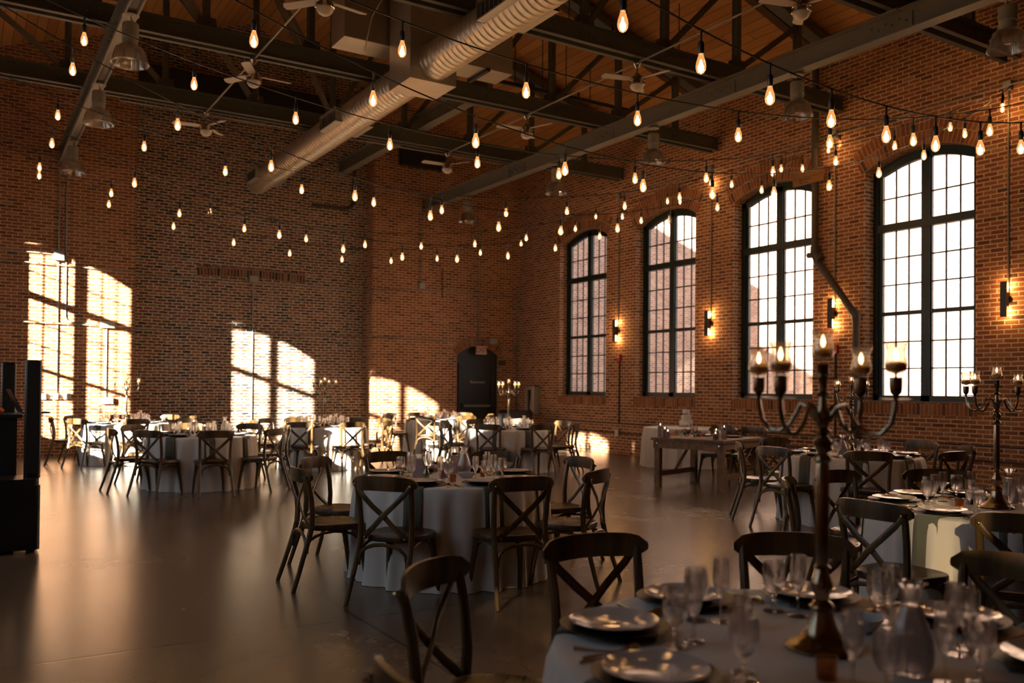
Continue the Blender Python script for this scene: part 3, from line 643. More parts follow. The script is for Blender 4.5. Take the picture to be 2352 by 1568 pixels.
# ================================================================= STRING LIGHTS
SX, SL = 12.9, -1.38
STR = [  # yL, zL, yR, zR, sag, step, offset, count, dark bulbs
 ('first', 4.027, 6, 4.224, 6, 2.335, .045, .335, 11, ()), ('second', 6.993, 6, 4.344, 6, 1.978, .071, .302, 9, ()),
 ('third', 6.533, 5.815, 6.93, 5.98, 2.145, .068, .231, 12, ()), ('fourth', 9.818, 6.077, 6.93, 5.98, 1.812, .068, .17, 13, ()),
 ('fifth', 9.698, 6.114, 9.96, 6.0, 2.226, .070, .166, 13, (8,)), ('sixth', 12.734, 6.065, 9.96, 6.0, 1.736, .068, .171, 13, ()),
 ('seventh', 12.857, 6.151, 13.0, 5.95, 2.226, .070, .170, 13, (2,)), ('eighth', 15.791, 6.129, 13.0, 5.95, 1.829, .069, .171, 13, ()), ('ninth', 15.766, 6.176, 16.0, 6.0, 1.937, .071, .173, 12, ())]
def make_bulb(lit=True):
    t = thing('string_bulb', '', 'light bulb')
    obj('socket', MB().lathe([(0, 0), (.012, -.002), (.008, -.03), (.008, -.075), (.018, -.085), (.021, -.10), (.021, -.15), (.017, -.16), (0, -.16)], 10), 'black_plastic', t)
    obj('bulb_glass', MB().lathe([(.014, -.155), (.02, -.18), (.031, -.215), (.034, -.240), (.031, -.262), (.020, -.280), (.008, -.287), (0, -.288)], 14), 'bulb_glass' if lit else 'crystal', t)
    fm = MB()
    for s in (-1, 1): fm.tube([(s*.003, 0, -.198), (s*.008, 0, -.228), (s*.005, 0, -.255)], .0028 if lit else .0012, 5)
    obj('filament', fm, 'filament' if lit else 'white_plastic', t)
    if lit:
        l = bpy.data.lights.new('bulb_light', 'POINT'); l.energy = 2.4; l.color = (1, .56, .24); l.shadow_soft_size = .028
        lo = bpy.data.objects.new('bulb_light', l); COL.objects.link(lo); lo.parent = t; lo.location = (0, 0, -.235)
    return t
pb = Proto(make_bulb()); pdk = Proto(make_bulb(False))
for (nm, yL, zL, yR, zR, sag, st, off, cnt, dark) in STR:
    def Pt(t): return Vector((-1.5+(12.9+1.5)*t, yL+(yR-yL)*t, zL+(zR-zL)*t-4*sag*t*(1-t)))
    t0 = (SL+1.5)/14.4; pts = [Pt(t0+(1-t0)*i/60) for i in range(61)]
    obj('light_string', MB().tube([p-pts[0] for p in pts], .0062, 6), 'black_plastic', None, 'black cable of the %s festoon string counted from the camera end' % nm, 'cable', 'festoon cables', loc=pts[0])
    for i in range(cnt):
        p = Pt(off+i*st); lit = i not in dark
        if not in_view(p-Vector((0, 0, .2)), 150): continue
        (pb if lit else pdk).put(p+Vector((0, 0, .006)), random.random()*6, '%s filament bulb, %s from the speaker side on the %s festoon string' % ('glowing' if lit else 'burnt-out dark', ORD[i], nm), 'festoon bulbs')

# ================================================================= WALL FITTINGS
WY = [('second window pier counted from the corner', 16.05), ('pier between second and third windows', 13.06), ('pier between third and fourth windows', 10.05), ('pier beyond the fourth window', 7.03)]
WNM = ['pier between the first and second windows', 'pier between the second and third windows', 'pier between the third and fourth windows', 'pier after the fourth window']
def make_sconce():
    t = thing('wall_sconce', '', 'lamp')    # origin on the wall face, room is toward -x
    obj('mounting_plate', MB().lathe([(0, -.035), (.055, -.035), (.06, 0), (0, 0)], 16, axis='x'), 'black_plastic', t)
    obj('bracket', MB().box((-.10, -.02, -.10), (-.03, .02, .10)), 'black_plastic', t, smooth=False)
    obj('shade', MB().box((-.155, -.045, -.26), (-.135, .045, .26)).box((-.135, -.045, -.10), (-.09, .045, .10)), 'black_plastic', t, smooth=False)
    for s in (-1, 1):
        obj('tube_bulb', MB().lathe([(0, s*.105), (.018, s*.11), (.021, s*.13), (.021, s*.21), (.016, s*.235), (0, s*.242)], 12, (-.10, 0, 0)), 'sconce_glow', t)
    l = bpy.data.lights.new('sconce_light', 'POINT'); l.energy = 7; l.color = (1, .50, .16); l.shadow_soft_size = .03
    for s in (-1, 1):
        lo = bpy.data.objects.new('sconce_light', l); COL.objects.link(lo); lo.parent = t; lo.location = (-.065, 0, s*.19)
    return t
scp = Proto(make_sconce())
for (_, y), nm in zip(WY, WNM):
    scp.put((XR, y, 2.86), 0, 'black two-bulb wall sconce glowing on the '+nm, 'wall sconces')
    pipe('conduit', [(XR-.02, y, 6.0), (XR-.02, y, 2.93)], .014, 'conduit', 'conduit feeding the sconce on the '+nm, 'conduit')
    j = thing('junction_box', 'small cast junction box high on the '+nm, 'box', (XR, y, 6.0)); obj('box_body', MB().box((-.07, -.06, -.07), (0, .06, .07)), 'grey_box', j, smooth=False)
    obj('box_lid', MB().box((-.078, -.05, -.06), (-.07, .05, .06)), 'grey_box', j, smooth=False)
pipe('conduit', [(XR-.05, 3, 6.0), (XR-.05, 16.2, 6.0)], .014, 'conduit', 'long pale conduit along the window wall above the arches', 'conduit')
for i, y in ((0, 16.0), (2, 10.03)):
    z1 = .70 if i == 0 else .05
    pipe('conduit', [(XR-.02, y, 2.17), (XR-.02, y, z1)], .018, 'conduit_dark', 'dark conduit below the fire alarm on the '+WNM[i], 'conduit')
    a = thing('fire_alarm', 'red fire alarm strobe on the '+WNM[i], 'alarm', (XR, y, 2.23))
    obj('alarm_body', MB().box((-.055, -.06, -.075), (0, .06, .075)), 'red', a, smooth=False); obj('strobe', MB().lathe([(0, -.03), (.02, -.025), (.028, 0), (0, 0)], 12, (-.055, 0, .02), 'x'), 'white_plastic', a)
for z, yb in ((.70, 18.9), (.48, 18.9)):
    pipe('conduit', [(XR-.02, 2.5, z), (XR-.02, yb, z)], .016, 'conduit_dark', '%s of the two dark conduits low along the window wall' % ('upper' if z > .6 else 'lower'), 'conduit')
o_ = thing('outlet_box', 'white outlet box low on the wall under the fire alarm', 'outlet', (XR, 16.04, .48)); obj('box_body', MB().box((-.06, -.06, -.08), (0, .06, .08)), 'white_plastic', o_, smooth=False)
dp = thing('drain_pipe', 'thick dark cast iron drain pipe kinked beside the fourth window', 'pipe', (XR-.10, 10.41, 0))
P0 = bend((0, 0, 7.55), (0, 0, 3.88), (0, -.86, 2.78), .12)+bend((0, 0, 3.88), (0, -.86, 2.78), (0, -.86, 0), .12)+[(0, -.86, 0)]
obj('pipe', MB().tube([(0, 0, 7.55)]+P0, .062, 14), 'iron_pipe', dp)
for pts_, r_ in (([(0, 0, 3.95), (0, 0, 4.08)], .078), ([(0, -.05, 3.93), (0, -.13, 3.83)], .076), ([(0, -.79, 2.87), (0, -.86, 2.80), (0, -.86, 2.70)], .076), ([(-.02, .03, 3.93), (-.02, .13, 3.93)], .05)):
    obj('coupling', MB().tube(pts_, r_, 14), 'iron_pipe', dp)
sg = thing('wooden_sign', 'weathered wooden board with faded stencil letters over the drain pipe', 'sign', (XR-.21, 10.46, 5.20))
obj('board', MB().box((-.02, -.34, 0), (.02, .34, .125)).box((-.02, -.34, .130), (.02, .34, .25)), 'sign_wood', sg, smooth=False)
text('lettering', 'THE TW IT', .055, 'ink', (-.021, .08, .085), (PI/2, 0, -PI/2), sg); text('lettering', 'EST LINE', .045, 'ink', (-.021, .10, .032), (PI/2, 0, -PI/2), sg)
obj('strap', MB().box((.02, -.03, .04), (.19, .03, .07)), 'black_sheet', sg, smooth=False)
# fire extinguisher cabinet
fx = thing('extinguisher_cabinet', 'grey wall cabinet with a slot window holding a red extinguisher near the corner', 'cabinet', (XR, 19.34, .80))
cb = MB().box((-.20, 0, 0), (0, .012, .76)).box((-.20, .40, 0), (0, .412, .76)).box((-.20, 0, 0), (0, .412, .012)).box((-.20, 0, .748), (0, .412, .76)).box((-.20, 0, 0), (-.185, .12, .76)).box((-.20, .29, 0), (-.185, .412, .76)).box((-.20, .12, 0), (-.185, .29, .08)).box((-.20, .12, .66), (-.185, .29, .76))
obj('cabinet_body', cb, 'grey_box', fx, smooth=False); obj('front_frame', MB().box((-.215, -.01, 0), (-.185, .02, .76)), 'white_plastic', fx, smooth=False)
ex = thing('fire_extinguisher', 'red fire extinguisher inside the grey wall cabinet', 'fire extinguisher', (XR-.10, 19.54, .815))
obj('tank', MB().lathe([(0, 0), (.06, .0), (.065, .03), (.065, .36), (.04, .43), (.02, .45), (0, .45)], 14), 'red', ex)
obj('valve', MB().lathe([(.018, .45), (.018, .50), (0, .50)], 10).box((-.06, -.012, .50), (.02, .012, .53)), 'dark_metal', ex, smooth=False)
obj('label_band', MB().lathe([(.0665, .15), (.0665, .27)], 14), 'white_plastic', ex)
# back wall conduits and boxes
YW = YB-.02
pipe('conduit', [(1.66, YW, 6.0), (1.66, YW, 1.32)], .017, 'conduit', 'tall conduit on the sunlit brick, the one toward the speakers', 'conduit')
pipe('conduit', [(1.80, YW, 6.0)]+bend((1.80, YW, 6.0), (1.80, YW, 2.80), (2.58, YW, 2.78), .14)+[(2.56, YW, 2.78)], .017, 'conduit', 'tall conduit turning sideways on the sunlit brick', 'conduit')
pipe('conduit', [(2.59, YW, 2.72), (2.59, YW, 1.22)], .017, 'conduit', 'conduit dropping to the single socket box on sunlit brick', 'conduit')
pipe('conduit', [(-1.3, YW-.02, 4.24), (1.63, YW-.02, 4.19)], .013, 'conduit', 'upper horizontal conduit left of the junction box on sunlit brick', 'conduit')
pipe('conduit', [(-1.3, YW-.045, 4.05), (3.12, YW-.045, 3.93), (3.2, YREC-.03, 3.93), (8.62, YREC-.03, 3.96), (8.70, YB-.03, 3.95), (10.0, YB-.03, 4.02)]+bend((10, YB-.03, 4.02), (12.93, YB-.03, 4.0), (12.93, YB-.03, 3.0))+[(12.93, YB-.03, .55)], .013, 'conduit', 'long upper conduit crossing the whole door wall', 'conduit')
pipe('conduit', [(-1.3, YW-.05, 2.80), (3.12, YW-.05, 2.74), (3.2, YREC-.03, 2.74), (8.62, YREC-.03, 2.76), (8.70, YB-.03, 2.76)]+bend((10, YB-.03, 2.74), (12.45, YB-.03, 2.70), (12.45, YB-.03, 2.0))+[(12.45, YB-.03, 2.24)], .013, 'conduit', 'long lower conduit crossing the door wall at arch height', 'conduit')
pipe('conduit', bend((12.2, YB-.03, 2.80), (12.84, YB-.03, 2.78), (12.84, YB-.03, 2.0))+[(12.84, YB-.03, 2.25)], .015, 'conduit', 'short bent conduit between the door arch and the corner', 'conduit')
pipe('conduit', [(5.80, YREC-.03, 3.98), (5.80, YREC-.03, .5)], .017, 'conduit', 'vertical conduit down the middle of the old dark brick panel', 'conduit')
pipe('conduit', [(10.0, YW, 7.2), (10.0, YW, 4.16)], .013, 'conduit', 'vertical conduit on the brick left of the door, ending in a box', 'conduit')
pipe('conduit', bend((11.2, YW-.02, 6.02), (11.72, YW-.02, 6.0), (11.72, YW-.02, 5))+[(11.72, YW-.02, 2.70)], .014, 'conduit', 'vertical conduit down to the exit sign', 'conduit')
pipe('conduit', [(10.62, YW, 4.62), (10.62, YW, 3.85)], .012, 'conduit_dark', 'short dark rod on the brick above the door', 'rod')
pipe('conduit', [(8.30, YREC-.05, 7.4)]+bend((8.30, YREC-.05, 7.4), (8.30, YREC-.05, 5.95), (7.2, YREC-.05, 5.95), .3)+[(7.2, YREC-.05, 5.95)], .045, 'iron_pipe', 'thick grey pipe elbow high on the old brick panel', 'pipe')
def ebox(x, z, w_, h_, d_, lab, m='grey_box', y=YB):
    t = thing('junction_box', lab, 'box', (x, y, z)); obj('box_body', MB().box((-w_/2, -d_, -h_/2), (w_/2, 0, h_/2)), m, t, smooth=False); obj('cover', MB().box((-w_/2+.01, -d_-.008, -h_/2+.01), (w_/2-.01, -d_, h_/2-.01)), m, t, smooth=False)
ebox(1.66, 4.17, .20, .20, .12, 'grey junction box on the upper conduit crossing')
ebox(2.60, 2.78, .28, .14, .12, 'pale junction box where the sideways conduit ends on sunlit brick', 'white_plastic')
ebox(10.0, 4.12, .16, .14, .10, 'grey junction box above and left of the door')
ebox(5.80, 4.02, .20, .16, .10, 'junction box on the flat brick arch of the dark panel', y=YREC)
ebox(12.15, 2.76, .22, .14, .10, 'junction box beside the door arch'); ebox(12.45, 2.18, .16, .14, .10, 'small box at the end of the bent conduit by the corner', 'iron_pipe')
for x, k in ((1.40, 'speaker side'), (1.62, 'middle'), (1.86, 'window side')): ebox(x, 1.25, .13, .12, .10, 'socket box of three in a row on sunlit brick, the %s one' % k, 'white_plastic')
ebox(2.60, 1.16, .26, .13, .10, 'single wide white socket box on sunlit brick', 'white_plastic')
pipe('conduit', [(1.2, YW, 1.25), (1.95, YW, 1.25)], .013, 'conduit', 'short conduit linking the three socket boxes', 'conduit')
# black bin by the corner
bn = thing('black_case', 'black rolling case standing in the corner beside the door', 'case', (12.2, 19.3, 0))
obj('case_body', MB().box((-.36, -.25, .06), (.36, .25, .80)), 'black_plastic', bn, smooth=False); obj('case_lid', MB().prism([(-.38, .80), (.38, .80), (.38, .86), (.30, .93), (-.30, .93), (-.38, .86)], -.27, .27, 'y'), 'black_plastic', bn, smooth=False)
for sx in (-1, 1):
    for sy in (-1, 1): obj('caster', MB().lathe([(0, -.015), (.03, -.015), (.03, .015), (0, .015)], 12, (sx*.3, sy*.2, .03), 'x'), 'dark_metal', bn)

# ================================================================= CHAIRS
def make_chair():
    t = thing('cross_back_chair', '', 'chair')       # faces +y, origin on the floor under the seat
    # seat: rounded trapezoid, slightly dished edge
    n = 28; ring = []
    for k in range(n):
        a = 2*PI*k/n; c, s = math.cos(a), math.sin(a); e = .62
        x = abs(c)**e*(1 if c > 0 else -1); y = abs(s)**e*(1 if s > 0 else -1)
        ring.append((x*(.222+.018*y), y*.215+.01))
    sm = MB(); L = [(.93, .474), (.985, .470), (1.0, .458), (1.0, .436), (.97, .428)]
    vs_ = [(x*f, y*f, z) for f, z in L for x, y in ring]; fs = [(i*n+k, i*n+(k+1) % n, (i+1)*n+(k+1) % n, (i+1)*n+k) for i in range(4) for k in range(n)]
    inn = [(x*.80, y*.80, .463) for x, y in ring]; vs_ += inn; b = 5*n; fs += [(b+k, b+(k+1) % n, (k+1) % n, k) for k in range(n)]; fs.append(tuple(b+k for k in range(n))); fs.append(tuple(4*n+k for k in range(n))[::-1])
    sm.add(vs_, fs); obj('seat', sm, 'seat_wood', t)
    for s in (-1, 1):      # rear leg and back post in one bent piece
        pts = [(s*.228, -.345, 0), (s*.218, -.305, .12), (s*.207, -.262, .26), (s*.201, -.225, .38), (s*.199, -.205, .46), (s*.199, -.200, .56), (s*.203, -.212, .68), (s*.209, -.232, .78), (s*.213, -.248, .845)]
        obj('leg', MB().tube(pts, [.0165, .0175, .019, .021, .0215, .021, .020, .019, .017], 8), 'chair_wood', t)
        pts = [(s*.205, .225, 0), (s*.198, .205, .15), (s*.182, .178, .32), (s*.175, .165, .44)]
        obj('leg', MB().tube(pts, [.0165, .019, .022, .024], 8), 'chair_wood', t)
    # top rail, bowed backward
    rl = MB(); N = 14; sec = []
    for i in range(N+1):
        u = -1+2*i/N; x = u*.250; y = -.222-.066*(1-u*u); e = (1-abs(u)**6)**.5 if abs(u) < 1 else 0; hz = .014+.036*e; zc = .832+.010*(1-u*u)
        sec.append([(x, y-.011, zc-hz), (x, y-.014, zc), (x, y-.011, zc+hz), (x, y+.006, zc+hz+.002), (x, y+.011, zc), (x, y+.006, zc-hz)])
    o = [p for q in sec for p in q]; fs = [(i*6+k, i*6+(k+1) % 6, (i+1)*6+(k+1) % 6, (i+1)*6+k) for i in range(N) for k in range(6)]+[(0, 1, 2, 3, 4, 5), tuple(N*6+k for k in range(6))[::-1]]
    rl.add(o, fs); obj('top_rail', rl, 'chair_wood', t)
    for s in (-1, 1):      # crossed straps
        pts = [(s*.213, -.256, .828), (s*.165, -.262, .765), (s*.075, -.262, .68), (0, -.250-.006*s, .615), (-s*.08, -.236, .535), (-s*.150, -.216, .475), (-s*.165, -.205, .452)]
        obj('back_strap', MB().tube(pts, [.019, .0195, .0195, .0195, .0195, .0195, .017], 6, flat=.36, up=(0, 1, 0)), 'chair_wood', t)
        obj('bolt', MB().lathe([(0, -.012), (.006, -.009), (.008, 0)], 8, (s*.213, -.268, .828), 'y').lathe([(0, -.010), (.005, -.008), (.007, 0)], 8, (s*.155, -.225, .462), 'y'), 'gold', t)
    def arch(a, b, zl=.27, zt=.418):
        a, b = Vector(a), Vector(b); pts = [a+Vector((0, 0, zl))]
        for k in range(9):
            th = PI*k/8; f = (1-math.cos(th))/2; p = a.lerp(b, f); pts.append(Vector((p.x, p.y, zl+.03+(zt-zl-.03)*math.sin(th)**.75)))
        pts.append(b+Vector((0, 0, zl))); return pts
    for a, b in (((-.186, -.245, 0), (.186, -.245, 0)), ((-.172, .18, 0), (.172, .18, 0)), ((-.192, -.235, 0), (-.182, .17, 0)), ((.192, -.235, 0), (.182, .17, 0))):
        obj('bent_brace', MB().tube(arch(a, b), .0135, 6, flat=.8), 'chair_wood', t)
    return t
chairp = Proto(make_chair())
TAB = dict(A=(3.42, 6.386), B=(3.047, 13.552), C=(2.691, 18.297), D=(5.729, 15.723), E=(9.407, 18.2), F=(8.509, 13.695), G=(8.78, 6.57), H=(5.62, 3.12), I=(2.1, 1.667))
TNM = dict(A='the middle table with bud vase', B='the shaded table without candelabrum', C='the table by the sunlit brick pier', D='the table before the dark brick panel', E='the table beside the grey door',
           F='the sunlit candelabrum table by the corner', G='the candelabrum table under the third window', H='the table with raking light on its cloth', I='the table with the lit candles')
SEAT = {'A': [-1.2, 42.1, 89.7, 130.8, 175.8, -139.3, -94.5, -55.3], 'B': [-3, 42.0, 87, 130.9, 185.7, -135.8, -95.6, -51.5], 'C': [3.7, 39.9, 87, 132.8, 175.6, -137.4, -91.9, -48], 'D': [6, 42, 96, 129.8, 177, -129, -88.4, -44.8],
        'E': [-12, 33, 88.9, 126.0, 177, -130.6, -88.2, -48], 'F': [1.7, 51, 87, 132, 177, -137.4, -94.3, -48.1], 'G': [-1.9, 42, 84.0, 139.6, 178.5, -135.8, -93.2, -40.9], 'H': [-3, 47.8, 86.0, 123, 180.9, -144.7, -93, -48], 'I': [4.9, 43.0, 83.6, 123, 178.8, -138, -93, -48]}
SNM = ['window side', 'window-and-door side', 'door side', 'door-and-speaker side', 'speaker side', 'speaker-and-camera side', 'camera side', 'camera-and-window side']
LIT = {}
for t, c in TAB.items():
    for k, a in enumerate(SEAT[t]):
        if t == 'I' and k in (5, 6, 7): continue
        r = 1.025+random.uniform(-.02, .03); ar = R_(a); p = (c[0]+r*math.cos(ar), c[1]+r*math.sin(ar), 0)
        if not (in_view((p[0], p[1], .5), 250) or in_view((p[0], p[1], .85), 150)): continue
        chairp.put(p, ar+PI/2+R_(random.uniform(-4, 4)), 'cross-back wooden chair at %s, %s' % (TNM[t], SNM[k]), 'cross-back chairs')
# ================================================================= TABLES
def cloth_mesh(R=.772, H=.76, n=240, folds=19, amp=.050, seed=1, flare=.03):
    rr = random.Random(seed); ph = [rr.uniform(0, 6.28) for _ in range(6)]
    def fold(a): return .5*math.sin(folds*a+ph[0]+.9*math.sin(3*a+ph[1]))+.3*math.sin(folds*1.7*a//1*0+ (folds+6)*a+ph[2])+.2*math.sin(2*folds*a+ph[3])
    prof = [(0, 0, H), (.5, 0, H), (.95, 0, H), (.985, 0, H-.002), (.998, 0, H-.008), (1.004, .02, H-.02), (1.006, .22, H-.05), (1.008, .42, H-.12), (1.010, .60, H-.22), (1.013, .76, H-.34), (1.017, .88, H-.46), (1.02, .95, H-.58), (1.024, .96, H-.68), (1.03, 1.0, .012), (1.032, 1.0, .003)]
    v = [(0, 0, H)]; f = []
    for f0, am, z in prof[1:]:
        for k in range(n):
            a = 2*PI*k/n; r = R*f0+amp*am*(fold(a)+.35)+flare*max(0, (H-.5-z))*am
            v.append((r*math.cos(a), r*math.sin(a), z))
    f += [(0, 1+k, 1+(k+1) % n) for k in range(n)]
    for i in range(len(prof)-2):
        for k in range(n): f.append((1+i*n+k, 1+(i+1)*n+k, 1+(i+1)*n+(k+1) % n, 1+i*n+(k+1) % n))
    return MB().add(v, f)
cloths = [cloth_mesh(seed=s).mesh('tablecloth', M['cloth']) for s in (1, 2, 3)]
for me in cloths: me.polygons.foreach_set('use_smooth', [True]*len(me.polygons))
for i, (t, c) in enumerate(TAB.items()):
    o = obj('tablecloth', cloths[i % 3], None, None, 'white floor-length cloth over '+TNM[t], 'tablecloth', 'white round tablecloths'); o.location = (c[0], c[1], 0); o.rotation_euler = (0, 0, i*1.1)
    tt = obj('banquet_table', MB().lathe([(0, .742), (.75, .742), (.75, .72), (0, .72)], 24).tube([(0, 0, .72), (0, 0, .03)], .05, 8).lathe([(0, .0), (.3, .0), (.3, .03), (0, .03)], 12), 'farm_wood'); tt.location = (c[0], c[1], 0); tag(tt, 'round table hidden under the cloth of '+TNM[t], 'table', 'round tables'); bpy.data.objects.remove(tt)
ZT = .762
def L(name, prof, m, n=20, **k): return obj(name, MB().lathe(prof, n), m, **k)
# tableware prototypes
pr_ch = Proto(L('charger', [(0, 0), (.11, 0), (.165, .010), (.166, .013), (.11, .006), (0, .006)], 'charger', 32, label='', cat='charger'))
pr_pl = Proto(L('dinner_plate', [(0, 0), (.085, 0), (.10, .006), (.136, .018), (.137, .021), (.10, .012), (.082, .006), (0, .006)], 'china', 32, label='', cat='plate'))
def make_goblet():
    t = thing('water_goblet', '', 'glass')
    obj('bowl', MB().lathe([(.008, .062), (.022, .070), (.034, .090), (.0385, .115), (.0375, .145), (.0345, .168), (.0335, .168), (.0362, .145), (.037, .115), (.0325, .091), (.020, .073), (0, .066)], 20), 'crystal', t)
    obj('stem', MB().lathe([(0, .066), (.009, .062), (.010, .055), (.0055, .048), (.009, .040), (.0055, .032), (.007, .020), (.012, .008), (.034, .004), (.0345, 0), (0, 0)], 16), 'crystal', t)
    return t
def make_flute():
    t = thing('champagne_flute', '', 'glass')
    obj('bowl', MB().lathe([(.006, .075), (.014, .085), (.023, .11), (.0265, .14), (.0255, .175), (.024, .200), (.0232, .200), (.0243, .175), (.0253, .14), (.022, .112), (.012, .088), (0, .08)], 18), 'crystal', t)
    obj('stem', MB().lathe([(0, .080), (.0065, .075), (.0045, .06), (.004, .03), (.008, .010), (.030, .004), (.0305, 0), (0, 0)], 14), 'crystal', t)
    return t
pr_gb = Proto(make_goblet()); pr_fl = Proto(make_flute())
def make_napkin():    # local +x points out over the table edge; origin on the table at the plate
    mb = MB(); w_ = .075; path = [(-.12, .004), (.0, .004), (.155, .004), (.178, -.002), (.190, -.018), (.196, -.06), (.204, -.15), (.214, -.30)]
    for j, dy in ((0, 0), (1, .006)):
        v = []
        for i, (x, z) in enumerate(path):
            for k in range(7): y = -w_+2*w_*k/6; v.append((x+j*.0035+ (.004*math.sin(k*1.9+i*.4) if i > 4 else 0), y*(1-.04*i/7)+dy*(1 if i > 4 else 0), z+j*.0035))
        mb.add(v, [(i*7+k, i*7+k+1, (i+1)*7+k+1, (i+1)*7+k) for i in range(len(path)-1) for k in range(6)])
    o = obj('napkin', mb, 'napkin', None, '', 'napkin'); s = o.modifiers.new('thick', 'SOLIDIFY'); s.thickness = .003; return o
pr_nk = Proto(make_napkin())
def cut(name, kind):
    mb = MB()
    if kind == 'knife': mb.tube([(-.11, 0, .004), (-.02, 0, .004), (0, 0, .004), (.06, .002, .004), (.11, 0, .004)], [.005, .0045, .004, .009, .002], 6, flat=.25, up=(0, 1, 0))
    else:
        mb.tube([(-.10, 0, .004), (-.03, 0, .003), (.03, 0, .005), (.05, 0, .005)], [.006, .003, .0028, .006], 6, flat=.4, up=(0, 1, 0))
        if kind == 'spoon': mb.tube([(.048, 0, .005), (.06, 0, .004), (.08, 0, .003), (.095, 0, .004), (.10, 0, .005)], [.005, .015, .0195, .014, .004], 10, flat=.18, up=(0, 1, 0))
        else:
            mb.tube([(.048, 0, .005), (.058, 0, .0045), (.066, 0, .004)], [.006, .011, .0115], 8, flat=.2, up=(0, 1, 0))
            for k in (-1.5, -.5, .5, 1.5): mb.tube([(.064, k*.0058, .004), (.085, k*.0058, .003), (.102, k*.0058, .006)], [.0020, .0018, .001], 5)
    return obj(name, mb, 'gold', None, '', name)
pr_fk, pr_kn, pr_sp = Proto(cut('fork', 'fork')), Proto(cut('knife', 'knife')), Proto(cut('spoon', 'spoon'))
for t, c in TAB.items():
    for k, a in enumerate(SEAT[t]):
        ar = R_(-3+45*k+(a-(-3+45*k)+180) % 360-180) if t not in ('I',) else R_(-3+45*k)
        def pos(r, da=0, z=ZT): return (c[0]+r*math.cos(ar+R_(da)), c[1]+r*math.sin(ar+R_(da)), z)
        if not in_view(pos(.58), 90): continue
        s = ' on %s, %s' % (TNM[t], SNM[k])
        near = t in 'AHIG'
        nk = pr_nk.put(pos(.585), ar, 'dark sage napkin hanging off'+s[3:], 'hanging napkins')
        pr_ch.put(pos(.60, 0, ZT+.0115), 0, 'dark charger plate'+s, 'charger plates'); pr_pl.put(pos(.60, 0, ZT+.0185), 0, 'white dinner plate'+s, 'dinner plates')
        pr_gb.put(pos(.42, 17+random.uniform(-2, 2)), random.random(), 'stemmed water goblet'+s, 'water goblets'); pr_fl.put(pos(.36, 6+random.uniform(-2, 3)), 0, 'slim champagne flute'+s, 'champagne flutes')
        if near:
            pr_fk.put(pos(.62, 21.5), ar+PI, 'gold fork'+s, 'gold forks'); pr_kn.put(pos(.62, -19), ar+PI, 'gold knife'+s, 'gold knives'); pr_sp.put(pos(.615, -22.5), ar+PI+.05, 'gold spoon'+s, 'gold spoons')

# ---- candelabra
def hurricane_mb(z, k=1.0): return MB().lathe([(r*k, z+h*k) for r, h in ((.0, .0), (.016, .002), (.026, .012), (.031, .028), (.028, .045), (.0235, .058), (.026, .076), (.033, .092), (.0322, .092), (.0250, .076), (.0222, .058), (.0268, .045), (.0298, .028), (.025, .014), (0, .004))], 20)
def candle_parts(par, x, y, z, k=1.0, wax='wax'):
    h = hurricane_mb(0, k); o = obj('glass_shade', h, 'hurricane', par); o.location = (x, y, z)
    cnd = obj('candle', MB().lathe([(0, .010*k), (.022*k, .012*k), (.0265*k, .022*k), (.0265*k, .034*k), (.018*k, .040*k), (0, .039*k)], 16), wax, par); cnd.location = (x, y, z)
    fl = obj('flame', MB().lathe([(0, 0), (.0035, .003), (.0062, .012), (.0042, .024), (0, .036)], 10), 'flame', cnd); fl.location = (0, 0, .041*k)
    l = bpy.data.lights.new('flame_light', 'POINT'); l.energy = .22; l.color = (1, .5, .18); l.shadow_soft_size = .006; lo = bpy.data.objects.new('flame_light', l); COL.objects.link(lo); lo.parent = cnd; lo.location = (0, 0, .06*k)
def make_candelabrum():
    t = thing('candelabrum', '', 'candelabrum')
    obj('base', MB().lathe([(0, 0), (.100, 0), (.104, .006), (.098, .014), (.080, .020), (.060, .034), (.044, .058), (.034, .088), (.030, .110), (.036, .120), (.030, .130), (.018, .140), (.022, .155), (.030, .172), (.030, .190), (.020, .214), (.016, .226), (.024, .234), (.016, .242)], 28), 'candle_metal', t)
    obj('shaft', MB().lathe([(.016, .240), (.0185, .25), (.0185, .52), (.016, .535)], 20), 'candle_metal', t)
    bal = [(.016, .530), (.026, .540), (.022, .550), (.015, .560), (.024, .580), (.026, .594), (.014, .610), (.025, .622), (.014, .634), (.020, .650), (.024, .668), (.014, .690), (.011, .720), (.022, .730), (.011, .738), (.012, .765), (.017, .775), (.017, .810), (.02, .816), (0, .816)]
    obj('baluster', MB().lathe(bal, 20), 'candle_metal', t)
    obj('drip_pan', MB().lathe([(.012, .770), (.045, .774), (.046, .777), (.012, .775)], 20), 'candle_metal', t)
    candle_parts(t, 0, 0, .824)
    for k in range(4):
        a = PI/2*k; ca, sa = math.cos(a), math.sin(a)
        prof = [(.020, .655), (.045, .690), (.070, .700), (.085, .672), (.105, .640), (.140, .618), (.175, .622), (.202, .650), (.212, .690), (.215, .715)]
        obj('arm', MB().tube([(r*ca, r*sa, z) for r, z in prof], [.009, .0075, .0068, .0065, .0065, .0068, .007, .007, .007, .007], 8), 'candle_metal', t)
        x, y = .215*ca, .215*sa
        obj('drip_pan', MB().lathe([(.004, .712), (.040, .716), (.041, .719), (.004, .717)], 18, (x, y, 0)), 'candle_metal', t)
        obj('cup', MB().lathe([(.006, .718), (.009, .726), (.016, .735), (.018, .750), (.018, .775), (.021, .778), (0, .778)], 16, (x, y, 0)), 'candle_metal', t)
        candle_parts(t, x, y, .780)
    return t
cp = Proto(make_candelabrum())
